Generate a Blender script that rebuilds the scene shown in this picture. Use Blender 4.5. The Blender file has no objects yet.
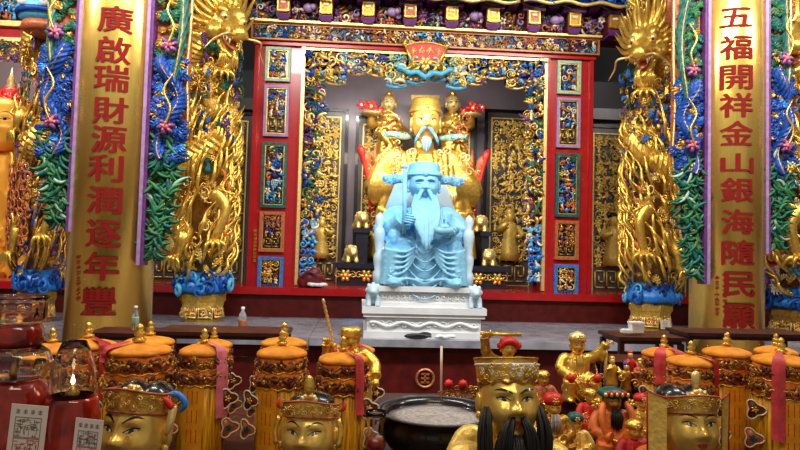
import bpy, bmesh, math, random
from mathutils import Vector, Matrix, Quaternion

# ------------------------------------------------------------------ camera, world, lights, exposure
scene = bpy.context.scene
COL = scene.collection
PI = math.pi
FPX = 620.0
CAM = Vector((0.0, 0.0, 1.75))
YAW, PITCH, ROLL = math.radians(3.6), math.radians(2.6), math.radians(1.55)
_d = Vector((math.sin(YAW)*math.cos(PITCH), math.cos(YAW)*math.cos(PITCH), math.sin(PITCH)))
_r0 = Vector((math.cos(YAW), -math.sin(YAW), 0.0))
_u0 = _r0.cross(_d)
_r = _r0*math.cos(ROLL) + _u0*math.sin(ROLL)
_u = -_r0*math.sin(ROLL) + _u0*math.cos(ROLL)
cam_data = bpy.data.cameras.new('camera')
cam_data.sensor_fit = 'HORIZONTAL'
cam_data.sensor_width = 36.0
cam_data.lens = FPX/800.0*36.0
cam_data.clip_start = 0.05
cam = bpy.data.objects.new('camera', cam_data)
COL.objects.link(cam)
_m = Matrix((( _r.x, _u.x, -_d.x, CAM.x), (_r.y, _u.y, -_d.y, CAM.y), (_r.z, _u.z, -_d.z, CAM.z), (0, 0, 0, 1)))
cam.matrix_world = _m
scene.camera = cam

scene.view_settings.view_transform = 'Standard'
scene.view_settings.look = 'None'
scene.view_settings.exposure = 0.0
scene.view_settings.gamma = 1.0
scene.view_settings.use_curve_mapping = False

world = bpy.data.worlds.new('hall_air')
scene.world = world
world.use_nodes = True
world.node_tree.nodes['Background'].inputs[0].default_value = (1.0, 0.93, 0.84, 1)
world.node_tree.nodes['Background'].inputs[1].default_value = 0.27

def area_light(name, loc, target, sx, sy, power, col=(1, 0.95, 0.88)):
    L = bpy.data.lights.new(name, 'AREA')
    L.shape = 'RECTANGLE'; L.size = sx; L.size_y = sy; L.energy = power; L.color = col
    o = bpy.data.objects.new(name, L); COL.objects.link(o)
    o.location = loc
    dv = Vector(target) - Vector(loc)
    o.rotation_euler = dv.to_track_quat('-Z', 'Y').to_euler()
    return o
# added area lights, no fixtures in view, high over the aisle before the shrine
area_light('added_overhead_light', (-5.0, 3.6, 5.6), (-4.6, 7.6, 2.4), 2.0, 0.5, 190)
area_light('added_overhead_light', (6.2, 3.6, 5.6), (5.4, 7.6, 2.4), 2.0, 0.5, 150)
area_light('added_overhead_light', (-1.5, 3.4, 5.6), (-0.8, 7.6, 2.4), 2.4, 0.5, 235)
area_light('added_overhead_light', (2.6, 3.4, 5.6), (1.8, 7.6, 2.4), 2.4, 0.5, 235)
area_light('added_overhead_light', (0.4, 0.2, 4.6), (0.4, 2.6, 1.0), 2.0, 0.5, 58, (1, 0.80, 0.56))  # added warm light over the altar table, standing in for candle light
# lamp strip under the roof of the shrine niche, shining on the seated gold figure
area_light('niche_light', (0.45, 8.22, 4.12), (0.45, 9.2, 2.6), 2.2, 0.12, 62, (1, 0.94, 0.86))
area_light('niche_light', (-5.2, 8.62, 4.75), (-5.4, 9.0, 2.6), 1.2, 0.12, 35, (1, 0.9, 0.76))  # unseen light added in the neighbouring shrine to brighten the Buddha
# blue spotlight that tints the marble figure
SL = bpy.data.lights.new('blue_spotlight', 'SPOT')
SL.energy = 1000; SL.color = (0.10, 0.58, 1.0); SL.spot_size = math.radians(15); SL.spot_blend = 0.7; SL.shadow_soft_size = 0.08
so = bpy.data.objects.new('blue_spotlight', SL); COL.objects.link(so)
so.location = (0.42, 4.3, 5.6)
so.rotation_euler = (Vector((0.40, 6.45, 2.35)) - so.location).to_track_quat('-Z', 'Y').to_euler()

# ------------------------------------------------------------------ pixels to places
def W(px, py, Y):
    """point where the view ray of a photo pixel meets the upright plane y = Y"""
    v = _d*FPX + _r*(px-400.0) + _u*(225.0-py)
    t = (Y-CAM.y)/v.y
    return CAM + v*t
def WZ(px, py, z):
    v = _d*FPX + _r*(px-400.0) + _u*(225.0-py)
    t = (z-CAM.z)/v.z
    return CAM + v*t
def MPP(Y): return Y/FPX

# ------------------------------------------------------------------ materials
M = {}
def mat(name, col, rough=0.4, metal=0.0, vary=0.12, scale=25.0, bump=0.0, bscale=60.0, spec=0.5, coat=0.0, trans=0.0, ior=1.45, stretch=None):
    m = bpy.data.materials.new(name); m.use_nodes = True
    nt = m.node_tree; b = nt.nodes['Principled BSDF']
    b.inputs['Roughness'].default_value = rough
    b.inputs['Metallic'].default_value = metal
    b.inputs['Specular IOR Level'].default_value = spec
    b.inputs['Coat Weight'].default_value = coat
    b.inputs['Transmission Weight'].default_value = trans
    b.inputs['IOR'].default_value = ior
    tc = nt.nodes.new('ShaderNodeTexCoord')
    mp = nt.nodes.new('ShaderNodeMapping'); nt.links.new(tc.outputs['Object'], mp.inputs[0])
    if stretch: mp.inputs['Scale'].default_value = stretch
    if vary > 0:
        n = nt.nodes.new('ShaderNodeTexNoise'); n.inputs['Scale'].default_value = scale; n.inputs['Detail'].default_value = 4
        nt.links.new(mp.outputs[0], n.inputs['Vector'])
        r = nt.nodes.new('ShaderNodeValToRGB')
        r.color_ramp.elements[0].position = 0.3; r.color_ramp.elements[1].position = 0.7
        r.color_ramp.elements[0].color = (*[max(0, c*(1-vary*1.6)) for c in col], 1)
        r.color_ramp.elements[1].color = (*[min(1, c*(1+vary)) for c in col], 1)
        nt.links.new(n.outputs['Fac'], r.inputs[0]); nt.links.new(r.outputs[0], b.inputs['Base Color'])
    else:
        b.inputs['Base Color'].default_value = (*col, 1)
    if bump > 0:
        n2 = nt.nodes.new('ShaderNodeTexNoise'); n2.inputs['Scale'].default_value = bscale; n2.inputs['Detail'].default_value = 3
        nt.links.new(mp.outputs[0], n2.inputs['Vector'])
        bp = nt.nodes.new('ShaderNodeBump'); bp.inputs['Strength'].default_value = bump; bp.inputs['Distance'].default_value = 0.01
        nt.links.new(n2.outputs['Fac'], bp.inputs['Height']); nt.links.new(bp.outputs[0], b.inputs['Normal'])
    M[name] = m
    return m
mat('gold', (0.88, 0.55, 0.10), 0.30, 0.75, 0.18, 30, 0.25, 90)
mat('gold_pale', (0.90, 0.66, 0.24), 0.32, 0.55, 0.12, 30, 0.2, 80)
mat('gold_dark', (0.55, 0.29, 0.05), 0.36, 0.7, 0.3, 40, 0.35, 80)
mat('gold_column', (0.90, 0.62, 0.14), 0.27, 0.80, 0.06, 12, 0.05, 60, stretch=(6, 6, 0.6))
mat('gold_face', (0.76, 0.50, 0.11), 0.27, 0.5, 0.1, 14, 0.06, 40)
mat('gold_leafing', (0.95, 0.62, 0.14), 0.36, 0.32, 0.15, 40, 0.3, 70)
mat('red_lacquer', (0.40, 0.008, 0.011), 0.25, 0, 0.1, 8, coat=0.3)
mat('dark_red_wood', (0.085, 0.007, 0.006), 0.4, 0, 0.25, 9, spec=0.3)
mat('brown_wood', (0.055, 0.012, 0.008), 0.45, 0, 0.3, 12, coat=0.0, spec=0.3)
mat('red_ink', (0.19, 0.005, 0.004), 0.7, 0, 0.05, spec=0.2)
mat('red', (0.62, 0.020, 0.015), 0.4, 0, 0.15)
mat('orange', (0.75, 0.18, 0.03), 0.45, 0, 0.2)
mat('brown', (0.42, 0.15, 0.045), 0.38, 0.25, 0.3, 40, 0.2)
mat('rust', (0.48, 0.13, 0.05), 0.4, 0.1, 0.3, 40)
mat('cream', (0.85, 0.72, 0.50), 0.45, 0, 0.1)
mat('white', (0.80, 0.79, 0.77), 0.4, 0, 0.06)
mat('blue', (0.006, 0.055, 0.30), 0.42, 0.05, 0.35, 30, spec=0.35)
mat('bright_blue', (0.02, 0.20, 0.68), 0.35, 0, 0.25, 30)
mat('cyan', (0.09, 0.46, 0.75), 0.4, 0, 0.2, 30)
mat('navy', (0.012, 0.012, 0.026), 0.3, 0, 0.3, 20, coat=0.3)
mat('green', (0.012, 0.11, 0.055), 0.42, 0.05, 0.4, 30, spec=0.35)
mat('teal', (0.010, 0.115, 0.105), 0.42, 0.05, 0.35, 30, spec=0.35)
mat('leaf_green', (0.032, 0.16, 0.055), 0.45, 0, 0.35, 30, spec=0.35)
mat('pale_green', (0.30, 0.47, 0.33), 0.4, 0, 0.2, 30)
mat('purple', (0.13, 0.035, 0.17), 0.38, 0, 0.25, 30)
mat('lilac', (0.33, 0.20, 0.40), 0.4, 0, 0.15, 25)
mat('pink', (0.66, 0.16, 0.22), 0.5, 0, 0.15)
mat('maroon', (0.13, 0.010, 0.020), 0.4, 0, 0.2)
mat('black', (0.008, 0.008, 0.010), 0.25, 0, 0.1, coat=0.4)
mat('black_hair', (0.010, 0.009, 0.008), 0.55, 0, 0.2)
mat('dark_void', (0.010, 0.010, 0.014), 0.5, 0, 0.1)
mat('slate', (0.085, 0.080, 0.090), 0.30, 0, 0.15, 6)
mat('mauve_panel', (0.22, 0.185, 0.215), 0.28, 0.1, 0.08, 3)
mat('blue_lit_marble', (0.22, 0.52, 0.74), 0.45, 0, 0.10, 14, 0.4, 40)  # white marble with the spotlight's blue put into its colour
mat('pale_blue_lit_marble', (0.46, 0.62, 0.72), 0.42, 0, 0.08, 8, 0.3, 40)  # throne marble, a weaker share of the blue light mixed into its colour
mat('marble', (0.66, 0.69, 0.72), 0.38, 0, 0.06, 6, 0.12, 30)
mat('grey_slab', (0.26, 0.27, 0.32), 0.22, 0, 0.22, 7)
mat('floor_stone', (0.20, 0.14, 0.11), 0.3, 0, 0.2, 3)
mat('ash', (0.36, 0.33, 0.31), 0.9, 0, 0.25, 60, 0.5, 80)
mat('cap_cloth', (0.76, 0.27, 0.022), 0.65, 0, 0.2, 20, 0.5, 40, spec=0.25)
mat('satin_orange', (0.66, 0.15, 0.006), 0.5, 0, 0.3, 25, 0.4, 50, spec=0.25)
mat('fringe_yellow', (0.78, 0.32, 0.010), 0.55, 0, 0.5, 14, stretch=(8, 8, 0.5), spec=0.25)
mat('ribbon_yellow', (0.78, 0.33, 0.012), 0.6, 0, 0.15, 20, spec=0.25)
mat('embroidery', (0.14, 0.030, 0.012), 0.5, 0.2, 0.3, 60)
mat('sash', (0.55, 0.045, 0.055), 0.55, 0, 0.2, 20, 0.2, 60)
mat('sash_red', (0.42, 0.010, 0.012), 0.5, 0, 0.2, 20, 0.2, 60)
mat('paper', (0.74, 0.66, 0.58), 0.7, 0, 0.06)
mat('ink', (0.20, 0.15, 0.14), 0.7, 0, 0.05)
mat('eye_white', (0.48, 0.42, 0.30), 0.6, 0, 0, spec=0.2)
mat('lips', (0.45, 0.05, 0.03), 0.4, 0, 0.05)
mat('glass', (1, 1, 1), 0.02, 0, 0, trans=1.0, ior=1.35)
mat('red_glass', (0.85, 0.045, 0.015), 0.06, 0, 0, trans=0.75, ior=1.4)
mat('amber_oil', (0.33, 0.018, 0.006), 0.10, 0, 0.5, 14, coat=0.5)
mat('plastic_clear', (0.92, 0.95, 0.96), 0.08, 0, 0, trans=0.9, ior=1.25)
fm = bpy.data.materials.new('flame'); fm.use_nodes = True
_e = fm.node_tree.nodes['Principled BSDF']; _e.inputs['Emission Color'].default_value = (1, 0.72, 0.35, 1); _e.inputs['Emission Strength'].default_value = 14
M['flame'] = fm

# ------------------------------------------------------------------ mesh building
def frange(a, b, n): return [a+(b-a)*i/(n-1) for i in range(n)]
class MB:
    def __init__(s):
        s.v = []; s.f = []; s.fm = []; s.names = []; s.cur = 0; s.X = None
    def use(s, name):
        if name not in s.names: s.names.append(name)
        s.cur = s.names.index(name); return s
    def add(s, verts, faces):
        o = len(s.v)
        if s.X is not None: verts = [s.X @ Vector(p) for p in verts]
        s.v.extend([tuple(p) for p in verts])
        s.f.extend([tuple(i+o for i in f) for f in faces]); s.fm.extend([s.cur]*len(faces))
        return s
    def box(s, c, sz, R=None, taper=1.0):
        x, y, z = sz[0]/2, sz[1]/2, sz[2]/2
        vs = [Vector((sx*x*(taper if k else 1), sy*y*(taper if k else 1), (z if k else -z))) for k in (0, 1) for sx, sy in ((-1, -1), (1, -1), (1, 1), (-1, 1))]
        if R is not None: vs = [R @ v for v in vs]
        c = Vector(c)
        return s.add([v+c for v in vs], [(3, 2, 1, 0), (4, 5, 6, 7), (0, 1, 5, 4), (1, 2, 6, 5), (2, 3, 7, 6), (3, 0, 4, 7)])
    def bx(s, x0, x1, y0, y1, z0, z1): return s.box(((x0+x1)/2, (y0+y1)/2, (z0+z1)/2), (abs(x1-x0), abs(y1-y0), abs(z1-z0)))
    def frame(s, x0, x1, z0, z1, w, y0, y1):
        s.bx(x0, x1, y0, y1, z0, z0+w); s.bx(x0, x1, y0, y1, z1-w, z1)
        s.bx(x0, x0+w, y0, y1, z0+w, z1-w); s.bx(x1-w, x1, y0, y1, z0+w, z1-w); return s
    def tube(s, pts, r, n=6, scale_pat=0.0, flat=1.0, up=None):
        pts = [Vector(p) for p in pts]; k = len(pts)
        if not isinstance(r, (list, tuple)): r = [r]*k
        vs = []; fs = []
        t0 = (pts[1]-pts[0]).normalized()
        nrm = Vector(up) if up is not None else (Vector((0, -1, 0)) if abs(t0.y) < 0.9 else Vector((0, 0, 1)))
        for i, p in enumerate(pts):
            t = pts[min(i+1, k-1)]-pts[max(i-1, 0)]
            t = t.normalized() if t.length > 1e-9 else t0
            nrm = nrm - t*nrm.dot(t)
            nrm = nrm.normalized() if nrm.length > 1e-6 else t.orthogonal().normalized()
            b = t.cross(nrm)
            for j in range(n):
                a = 2*PI*j/n
                rr = r[i]*(1+scale_pat*(1 if (i+j) % 2 else -1))
                vs.append(p + nrm*(math.cos(a)*rr*flat) + b*(math.sin(a)*rr))
        for i in range(k-1):
            for j in range(n):
                j2 = (j+1) % n
                fs.append((i*n+j, i*n+j2, (i+1)*n+j2, (i+1)*n+j))
        fs.append(tuple(range(n-1, -1, -1))); fs.append(tuple((k-1)*n+j for j in range(n)))
        return s.add(vs, fs)
    def lathe(s, prof, n=16, c=(0, 0, 0), sx=1, sy=1, wave=0, wn=8, a0=0, a1=None, wtop=False):
        c = Vector(c); vs = []; fs = []; k = len(prof)
        full = a1 is None
        cnt = n if full else n+1
        for i, (r, z) in enumerate(prof):
            for j in range(cnt):
                a = (2*PI*j/n) if full else a0+(a1-a0)*j/n
                w = 1+wave*math.cos(wn*a)*((i/(k-1)) if wtop else 1)
                vs.append(c+Vector((math.cos(a)*r*sx*w, math.sin(a)*r*sy*w, z)))
        for i in range(k-1):
            for j in range(n):
                j2 = (j+1) % n if full else j+1
                fs.append((i*cnt+j, i*cnt+j2, (i+1)*cnt+j2, (i+1)*cnt+j))
        if full:
            if prof[0][0] > 1e-4: fs.append(tuple(range(n-1, -1, -1)))
            if prof[-1][0] > 1e-4: fs.append(tuple((k-1)*n+j for j in range(n)))
        return s.add(vs, fs)
    def ell(s, c, r, n=8, m=5, R=None):
        if not isinstance(r, (list, tuple)): r = (r, r, r)
        c = Vector(c); vs = [Vector((0, 0, -r[2]))]; fs = []
        for i in range(1, m):
            t = -PI/2+PI*i/m
            for j in range(n):
                a = 2*PI*j/n
                vs.append(Vector((math.cos(t)*math.cos(a)*r[0], math.cos(t)*math.sin(a)*r[1], math.sin(t)*r[2])))
        vs.append(Vector((0, 0, r[2]))); L = len(vs)-1
        for j in range(n):
            j2 = (j+1) % n
            fs.append((0, 1+j2, 1+j)); fs.append((L, L-n+j, L-n+j2))
            for i in range(m-2): fs.append((1+i*n+j, 1+i*n+j2, 1+(i+1)*n+j2, 1+(i+1)*n+j))
        if R is not None: vs = [R @ v for v in vs]
        return s.add([v+c for v in vs], fs)
    def prism(s, poly, y0, y1):
        """(x,z) outline pushed from y0 (front) to y1 (back)"""
        n = len(poly)
        vs = [(x, y0, z) for x, z in poly]+[(x, y1, z) for x, z in poly]
        fs = [tuple(range(n)), tuple(range(2*n-1, n-1, -1))]+[((i+1) % n, i, n+i, n+(i+1) % n) for i in range(n)]
        return s.add(vs, fs)
    def strip(s, A, B):
        n = len(A)
        return s.add(list(A)+list(B), [(i, i+1, n+i+1, n+i) for i in range(n-1)])
    def build(s, name, parent=None, smooth=True, remesh=0, soft=0, loc=None, auto=None):
        me = bpy.data.meshes.new(name); me.from_pydata(s.v, [], s.f)
        for nm in s.names: me.materials.append(M[nm])
        me.polygons.foreach_set('material_index', s.fm)
        if smooth: me.polygons.foreach_set('use_smooth', [True]*len(s.f))
        me.update()
        o = bpy.data.objects.new(name, me); COL.objects.link(o)
        if parent is not None: o.parent = parent
        if loc is not None: o.location = loc
        if remesh:
            md = o.modifiers.new('fuse', 'REMESH'); md.mode = 'VOXEL'; md.voxel_size = remesh; md.use_smooth_shade = True
            if soft:
                sm = o.modifiers.new('soft', 'SMOOTH'); sm.factor = 0.5; sm.iterations = soft
        if auto:
            try:
                me.set_sharp_from_angle(angle=math.radians(auto))
            except Exception: pass
        return o
def thing(name, label, cat, loc=(0, 0, 0), group=None, rz=0):
    o = bpy.data.objects.new(name, None); COL.objects.link(o); o.location = loc; o.rotation_euler = (0, 0, rz)
    o.empty_display_size = 0.05
    o['label'] = label; o['category'] = cat
    if group: o['group'] = group
    return o
def tag(o, label, cat, group=None):
    o['label'] = label; o['category'] = cat
    if group: o['group'] = group
    return o
def struct(o, label=None, cat=None):
    o['kind'] = 'structure'
    if label: o['label'] = label
    if cat: o['category'] = cat
    return o
def sempty(name, label, cat, loc=(0, 0, 0)):
    o = thing(name, label, cat, loc); o['kind'] = 'structure'; return o
def rot(ax, a): return Matrix.Rotation(a, 3, ax)
def XF(loc, R=None, sc=1.0):
    m = Matrix.Translation(Vector(loc))
    if R is not None: m = m @ R.to_4x4()
    return m @ Matrix.Scale(sc, 4)
def bez(pts, n):
    """smooth Catmull-Rom through points"""
    P = [Vector(p) for p in pts]; P = [P[0]*2-P[1]]+P+[P[-1]*2-P[-2]]
    out = []; k = len(P)-3
    for i in range(n):
        t = i/(n-1)*k; j = min(int(t), k-1); t -= j
        a, b, c, d = P[j:j+4]
        out.append(0.5*((2*b)+(c-a)*t+(2*a-5*b+4*c-d)*t*t+(3*b-a-3*c+d)*t**3))
    return out

# ------------------------------------------------------------------ carved motifs (front faces -y)
def m_scroll(mb, c, s, a, turns=1.3, flip=1, depth=0.25, n=15, w=0.13):
    c = Vector(c); pts = []; rr = []
    for i in range(n):
        t = i/(n-1); r = s*(0.12+0.75*t); th = a+flip*t*turns*2*PI
        pts.append(c+Vector((math.cos(th)*r, -s*depth*(1-t*0.7), math.sin(th)*r))); rr.append(s*w*(1.25-0.8*t*t))
    mb.tube(pts, rr, 5)
def m_flower(mb, c, s, k=6, petal=None, heart=None, a=0):
    c = Vector(c)
    if petal: mb.use(petal)
    for i in range(k):
        t = a+2*PI*i/k
        mb.ell(c+Vector((math.cos(t)*s*0.55, 0, math.sin(t)*s*0.55)), (s*0.42, s*0.26, s*0.27), 6, 4, rot('Y', -t))
    if heart: mb.use(heart)
    mb.ell(c+Vector((0, -s*0.22, 0)), (s*0.3, s*0.25, s*0.3), 6, 4)
def m_leaf(mb, c, s, a, bend=0.6, w=0.24):
    c = Vector(c); pts = []; rr = []
    for i in range(7):
        t = i/6; th = a+bend*(t-0.3)*2
        pts.append(c+Vector((math.cos(th)*s*(t-0.35)*1.5, -s*0.3*math.sin(t*PI), math.sin(th)*s*(t-0.35)*1.5)))
        rr.append(s*w*(math.sin(min(1, t*0.9+0.08)*PI)*0.9+0.1))
    mb.tube(pts, rr, 6, flat=0.6)
def m_acanthus(mb, c, s, a, bend=0.7, lobes=5, cup=0.25):
    """serrated curling leaf: a bent rib with tapering lobes on both sides"""
    c = Vector(c); rib = []
    for i in range(lobes+2):
        t = i/(lobes+1); th = a+bend*t*1.6
        rib.append((rib[-1] if rib else c)+Vector((math.cos(th), 0, math.sin(th)))*s/(lobes+1) if i else c)
    rib = [p+Vector((0, -cup*s*math.sin(PI*i/(lobes+1)), 0)) for i, p in enumerate(rib)]
    mb.tube(rib, [s*0.10*(1.15-i/(lobes+1)) for i in range(lobes+2)], 5)
    for i in range(1, lobes+1):
        tg = (rib[i+1]-rib[i-1]).normalized(); nr = Vector((tg.z, 0, -tg.x)); l = s*0.30*math.sin(PI*(0.25+0.65*i/(lobes+1)))
        for sd in (-1, 1):
            e = rib[i]+nr*sd*l+tg*l*0.75
            mb.tube([rib[i], rib[i]*0.5+e*0.5+nr*sd*l*0.12+Vector((0, -0.03*s, 0)), e], [s*0.075, s*0.085, s*0.012], 4, flat=0.6)
def m_figure(mb, c, s, robe, skin='cream', rng=random):
    """small carved person standing at c, height about 2 s"""
    c = Vector(c)
    mb.use(robe)
    mb.lathe([(s*0.42, -s), (s*0.40, -s*0.7), (s*0.27, -s*0.1), (s*0.36, s*0.25), (s*0.24, s*0.48), (s*0.05, s*0.52)], 7, c, 1, 0.75)
    for sd in (-1, 1):
        e = rng.uniform(-0.1, 0.45)
        mb.tube([c+Vector((sd*s*0.30, 0, s*0.32)), c+Vector((sd*s*0.48, -s*0.2, s*(0.0+e*0.4))), c+Vector((sd*s*0.2, -s*0.42, s*e))], [s*0.13, s*0.13, s*0.09], 5)
    mb.use(skin); mb.ell(c+Vector((0, -s*0.05, s*0.70)), (s*0.2, s*0.2, s*0.24), 6, 5)
    mb.use(rng.choice(['black', 'gold', 'blue', robe])); mb.ell(c+Vector((0, 0.02*s, s*0.90)), (s*0.22, s*0.22, s*0.15), 6, 4)
def m_cloud(mb, c, s, a, rng):
    m_scroll(mb, c, s*0.7, a, 1.1, 1); c = Vector(c)
    m_scroll(mb, c+Vector((math.cos(a)*s*0.7, 0, math.sin(a)*s*0.7)), s*0.5, a+PI, 1.0, -1)
def relief(mb, x0, x1, z0, z1, y, cell, pal, seed, depth=0.03, motifs='fslkc', dens=1.0, mask=None, layers=2):
    for q in range(layers):
        _relief(mb, x0, x1, z0, z1, y-q*depth*0.25, cell*(1.0 if q == 0 else 0.8), pal, seed+q*5003, depth, motifs, dens, mask)
def _relief(mb, x0, x1, z0, z1, y, cell, pal, seed, depth=0.03, motifs='fslkc', dens=1.0, mask=None):
    """carved relief filling a rectangle: flowers, scrolls, leaves, knobs, clouds, small people (p)"""
    rng = random.Random(seed)
    nx = max(1, round((x1-x0)/cell)); nz = max(1, round((z1-z0)/cell))
    cx = (x1-x0)/nx; cz = (z1-z0)/nz
    for i in range(nx):
        for j in range(nz):
            if rng.random() > dens: continue
            x = x0+(i+0.5+rng.uniform(-0.22, 0.22))*cx; z = z0+(j+0.5+rng.uniform(-0.22, 0.22))*cz
            s = min(cx, cz)*rng.uniform(0.58, 0.78)
            x = min(max(x, x0+s*0.7), x1-s*0.7); z = min(max(z, z0+s*0.7), z1-s*0.7)
            if mask and not mask(x, z): continue
            c = (x, y-depth*rng.uniform(0.1, 0.9), z); k = rng.choice(motifs)
            mb.use(rng.choice(pal))
            if k == 'f': m_flower(mb, c, s, rng.choice((5, 6)), None, rng.choice(pal), rng.uniform(0, 6))
            elif k == 's': m_scroll(mb, c, s*1.05, rng.uniform(0, 6.28), rng.uniform(1, 1.5), rng.choice((-1, 1)))
            elif k == 'l':
                m_leaf(mb, c, s*1.2, rng.uniform(0, 6.28), rng.uniform(-0.8, 0.8))
                mb.use(rng.choice(pal)); m_leaf(mb, Vector(c)+Vector((s*0.3, 0.004, s*0.3)), s, rng.uniform(0, 6.28), rng.uniform(-0.8, 0.8))
            elif k == 'k':
                mb.ell(c, (s*0.5, s*0.45, s*0.5), 7, 5)
                mb.use(rng.choice(pal)); m_leaf(mb, c, s*1.3, rng.uniform(0, 6.28), rng.uniform(-0.8, 0.8))
            elif k == 'c': m_cloud(mb, c, s*0.8, rng.uniform(0, 6.28), rng)
            elif k == 'p': m_figure(mb, c, s*0.8, mb.names[mb.cur], 'cream', rng)
def fret(mb, x0, x1, z0, z1, y, t, d, n):
    """square key-fret border strips"""
    w = (x1-x0)/n
    for i in range(n):
        a = x0+i*w
        for (u0, u1, v0, v1) in ((0, 0.85, 0, 0), (0, 0, 0, 1), (0, 0.85, 1, 1), (0.85, 0.85, 0.35, 1), (0.35, 0.85, 0.35, 0.35), (0.35, 0.35, 0.35, 0.68)):
            xa, xb = a+u0*w*0.92, a+u1*w*0.92; za, zb = z0+v0*(z1-z0), z0+v1*(z1-z0)
            mb.bx(xa-t/2, xb+t/2, y-d, y, za-t/2, zb+t/2)

# ------------------------------------------------------------------ faces
def _g(x, z, x0, z0, sx, sz): return math.exp(-((x-x0)/sx)**2-((z-z0)/sz)**2)
def face_feat(x, z):
    ax = abs(x)
    return (0.13*_g(x, z, 0, 0.06, 0.12, 0.24)+0.25*_g(x, z, 0, -0.19, 0.15, 0.13)+0.11*_g(ax, z, 0.17, -0.24, 0.09, 0.08)
            - 0.10*_g(ax, z, 0.38, 0.10, 0.26, 0.11)+0.06*_g(ax, z, 0.38, 0.06, 0.17, 0.07)+0.05*_g(ax, z, 0.40, 0.27, 0.3, 0.07)
            + 0.09*_g(ax, z, 0.52, -0.24, 0.25, 0.2)+0.08*_g(x, z, 0, -0.43, 0.26, 0.055)+0.08*_g(x, z, 0, -0.56, 0.2, 0.06)
            - 0.06*_g(x, z, 0, -0.495, 0.3, 0.022)+0.12*_g(x, z, 0, -0.84, 0.3, 0.15))
class Head:
    P = 2.35
    def __init__(s, c, w, h, d=None, R=None, amp=1.0):
        s.amp = amp
        s.c = Vector(c); s.w = w; s.h = h; s.d = d or w*1.1; s.R = R or Matrix.Identity(3)
    def mesh(s, mb, n=40, m=34):
        vs = []; fs = []
        for i in range(m+1):
            t = -PI/2+PI*i/m
            for j in range(n):
                a = 2*PI*j/n
                dx, dy, dz = math.cos(t)*math.sin(a), -math.cos(t)*math.cos(a), math.sin(t)
                q = (abs(dx)**s.P+abs(dy)**s.P+abs(dz)**s.P)**(1/s.P)
                dx /= q; dy /= q; dz /= q
                jaw = 1-0.16*max(0, -dz-0.2)
                y = dy*s.d
                if dy < 0: y -= s.w*s.amp*face_feat(dx, dz)*min(1, -dy*2.2)
                vs.append(s.c+s.R @ Vector((dx*s.w*jaw, y, dz*s.h)))
        for i in range(m):
            for j in range(n):
                fs.append((i*n+j, i*n+(j+1) % n, (i+1)*n+(j+1) % n, (i+1)*n+j))
        mb.add(vs, fs)
    def pt(s, x, z, e=0.0):
        b = max(0.0, 1-abs(x)**s.P-abs(z)**s.P)**(1/s.P)
        jaw = 1-0.16*max(0, -z-0.2)
        y = -s.d*b-s.w*s.amp*face_feat(x, z)*min(1, b*2.2)-e
        return s.c+s.R @ Vector((x*s.w*jaw, y, z*s.h))
    def patch(s, mb, up, lo, e=0.0):
        mb.strip([s.pt(x, z, e) for x, z in lo], [s.pt(x, z, e) for x, z in up])
    def ear(s, mb, k=1.0):
        for sd in (-1, 1):
            X = mb.X
            c = s.c+s.R @ Vector((sd*s.w*1.02, s.d*0.02, s.h*-0.02))
            mb.ell(c, (s.w*0.13*k, s.w*0.24, s.h*0.30*k), 8, 7)
            mb.ell(c+s.R @ Vector((sd*s.w*0.02, -s.d*0.04, -s.h*0.30*k)), (s.w*0.11, s.w*0.13, s.h*0.13), 7, 5)
    def eyes(s, mb, open_=0.07, slant=0.05, iris='black', white='eye_white', sides=(-1, 1)):
        e = s.w*0.014
        for sd in sides:
            cx, cz = 0.40, 0.09
            xs = frange(-0.20, 0.20, 11)
            def U(x): return open_*(1-(x/0.20)**2)*1.0
            sh = lambda x: slant*(x/0.2)
            up = [(sd*(cx+x), cz+sh(x)+U(x)) for x in xs]; lo = [(sd*(cx+x), cz+sh(x)-U(x)*0.65) for x in xs]
            if sd < 0: up.reverse(); lo.reverse()
            mb.use(white); s.patch(mb, up, lo, e)
            mb.use(iris)
            ii = frange(-0.075, 0.075, 7)
            def C(x): return math.sqrt(max(0, 0.0058-x*x))*s.w/s.h*1.1
            up2 = [(sd*(cx+x), cz+sh(x)+min(C(x), U(x))) for x in ii]; lo2 = [(sd*(cx+x), cz+sh(x)-min(C(x), U(x)*0.65)) for x in ii]
            if sd < 0: up2.reverse(); lo2.reverse()
            s.patch(mb, up2, lo2, e*1.7)
            mb.use('black')
            xs = frange(-0.22, 0.24, 11)
            up3 = [(sd*(cx+x), cz+sh(x)+max(0, U(x))+0.028) for x in xs]; lo3 = [(sd*(cx+x), cz+sh(x)+max(0, U(x))) for x in xs]
            if sd < 0: up3.reverse(); lo3.reverse()
            s.patch(mb, up3, lo3, e*1.9)
    def brows(s, mb, arch=0.06, slant=0.04, thick=0.035, z0=0.27, col='black', sides=(-1, 1)):
        mb.use(col); e = s.w*0.016
        for sd in sides:
            ts = frange(0, 1, 12)
            def zc(t): return z0+slant*t*1.5+arch*math.sin(t*PI*0.9)
            up = [(sd*(0.13+0.56*t), zc(t)+thick*math.sin(PI*(0.12+0.85*t))) for t in ts]
            lo = [(sd*(0.13+0.56*t), zc(t)-thick*0.5*math.sin(PI*(0.12+0.85*t))) for t in ts]
            if sd < 0: up.reverse(); lo.reverse()
            s.patch(mb, up, lo, e)
    def mouth(s, mb, col='lips', wd=0.24, smile=0.03):
        mb.use(col); e = s.w*0.012
        xs = frange(-wd, wd, 11)
        up = [(x, -0.495+smile*(x/wd)**2+0.075*(1-(x/wd)**2)-0.02*_g(x, 0, 0, 0, 0.05, 1)) for x in xs]
        lo = [(x, -0.50+smile*(x/wd)**2-0.10*(1-(x/wd)**2)) for x in xs]
        s.patch(mb, up, lo, e)
        mb.use('black')
        s.patch(mb, [(x, -0.488+smile*(x/wd)**2) for x in xs], [(x, -0.503+smile*(x/wd)**2) for x in xs], e*2)

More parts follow.
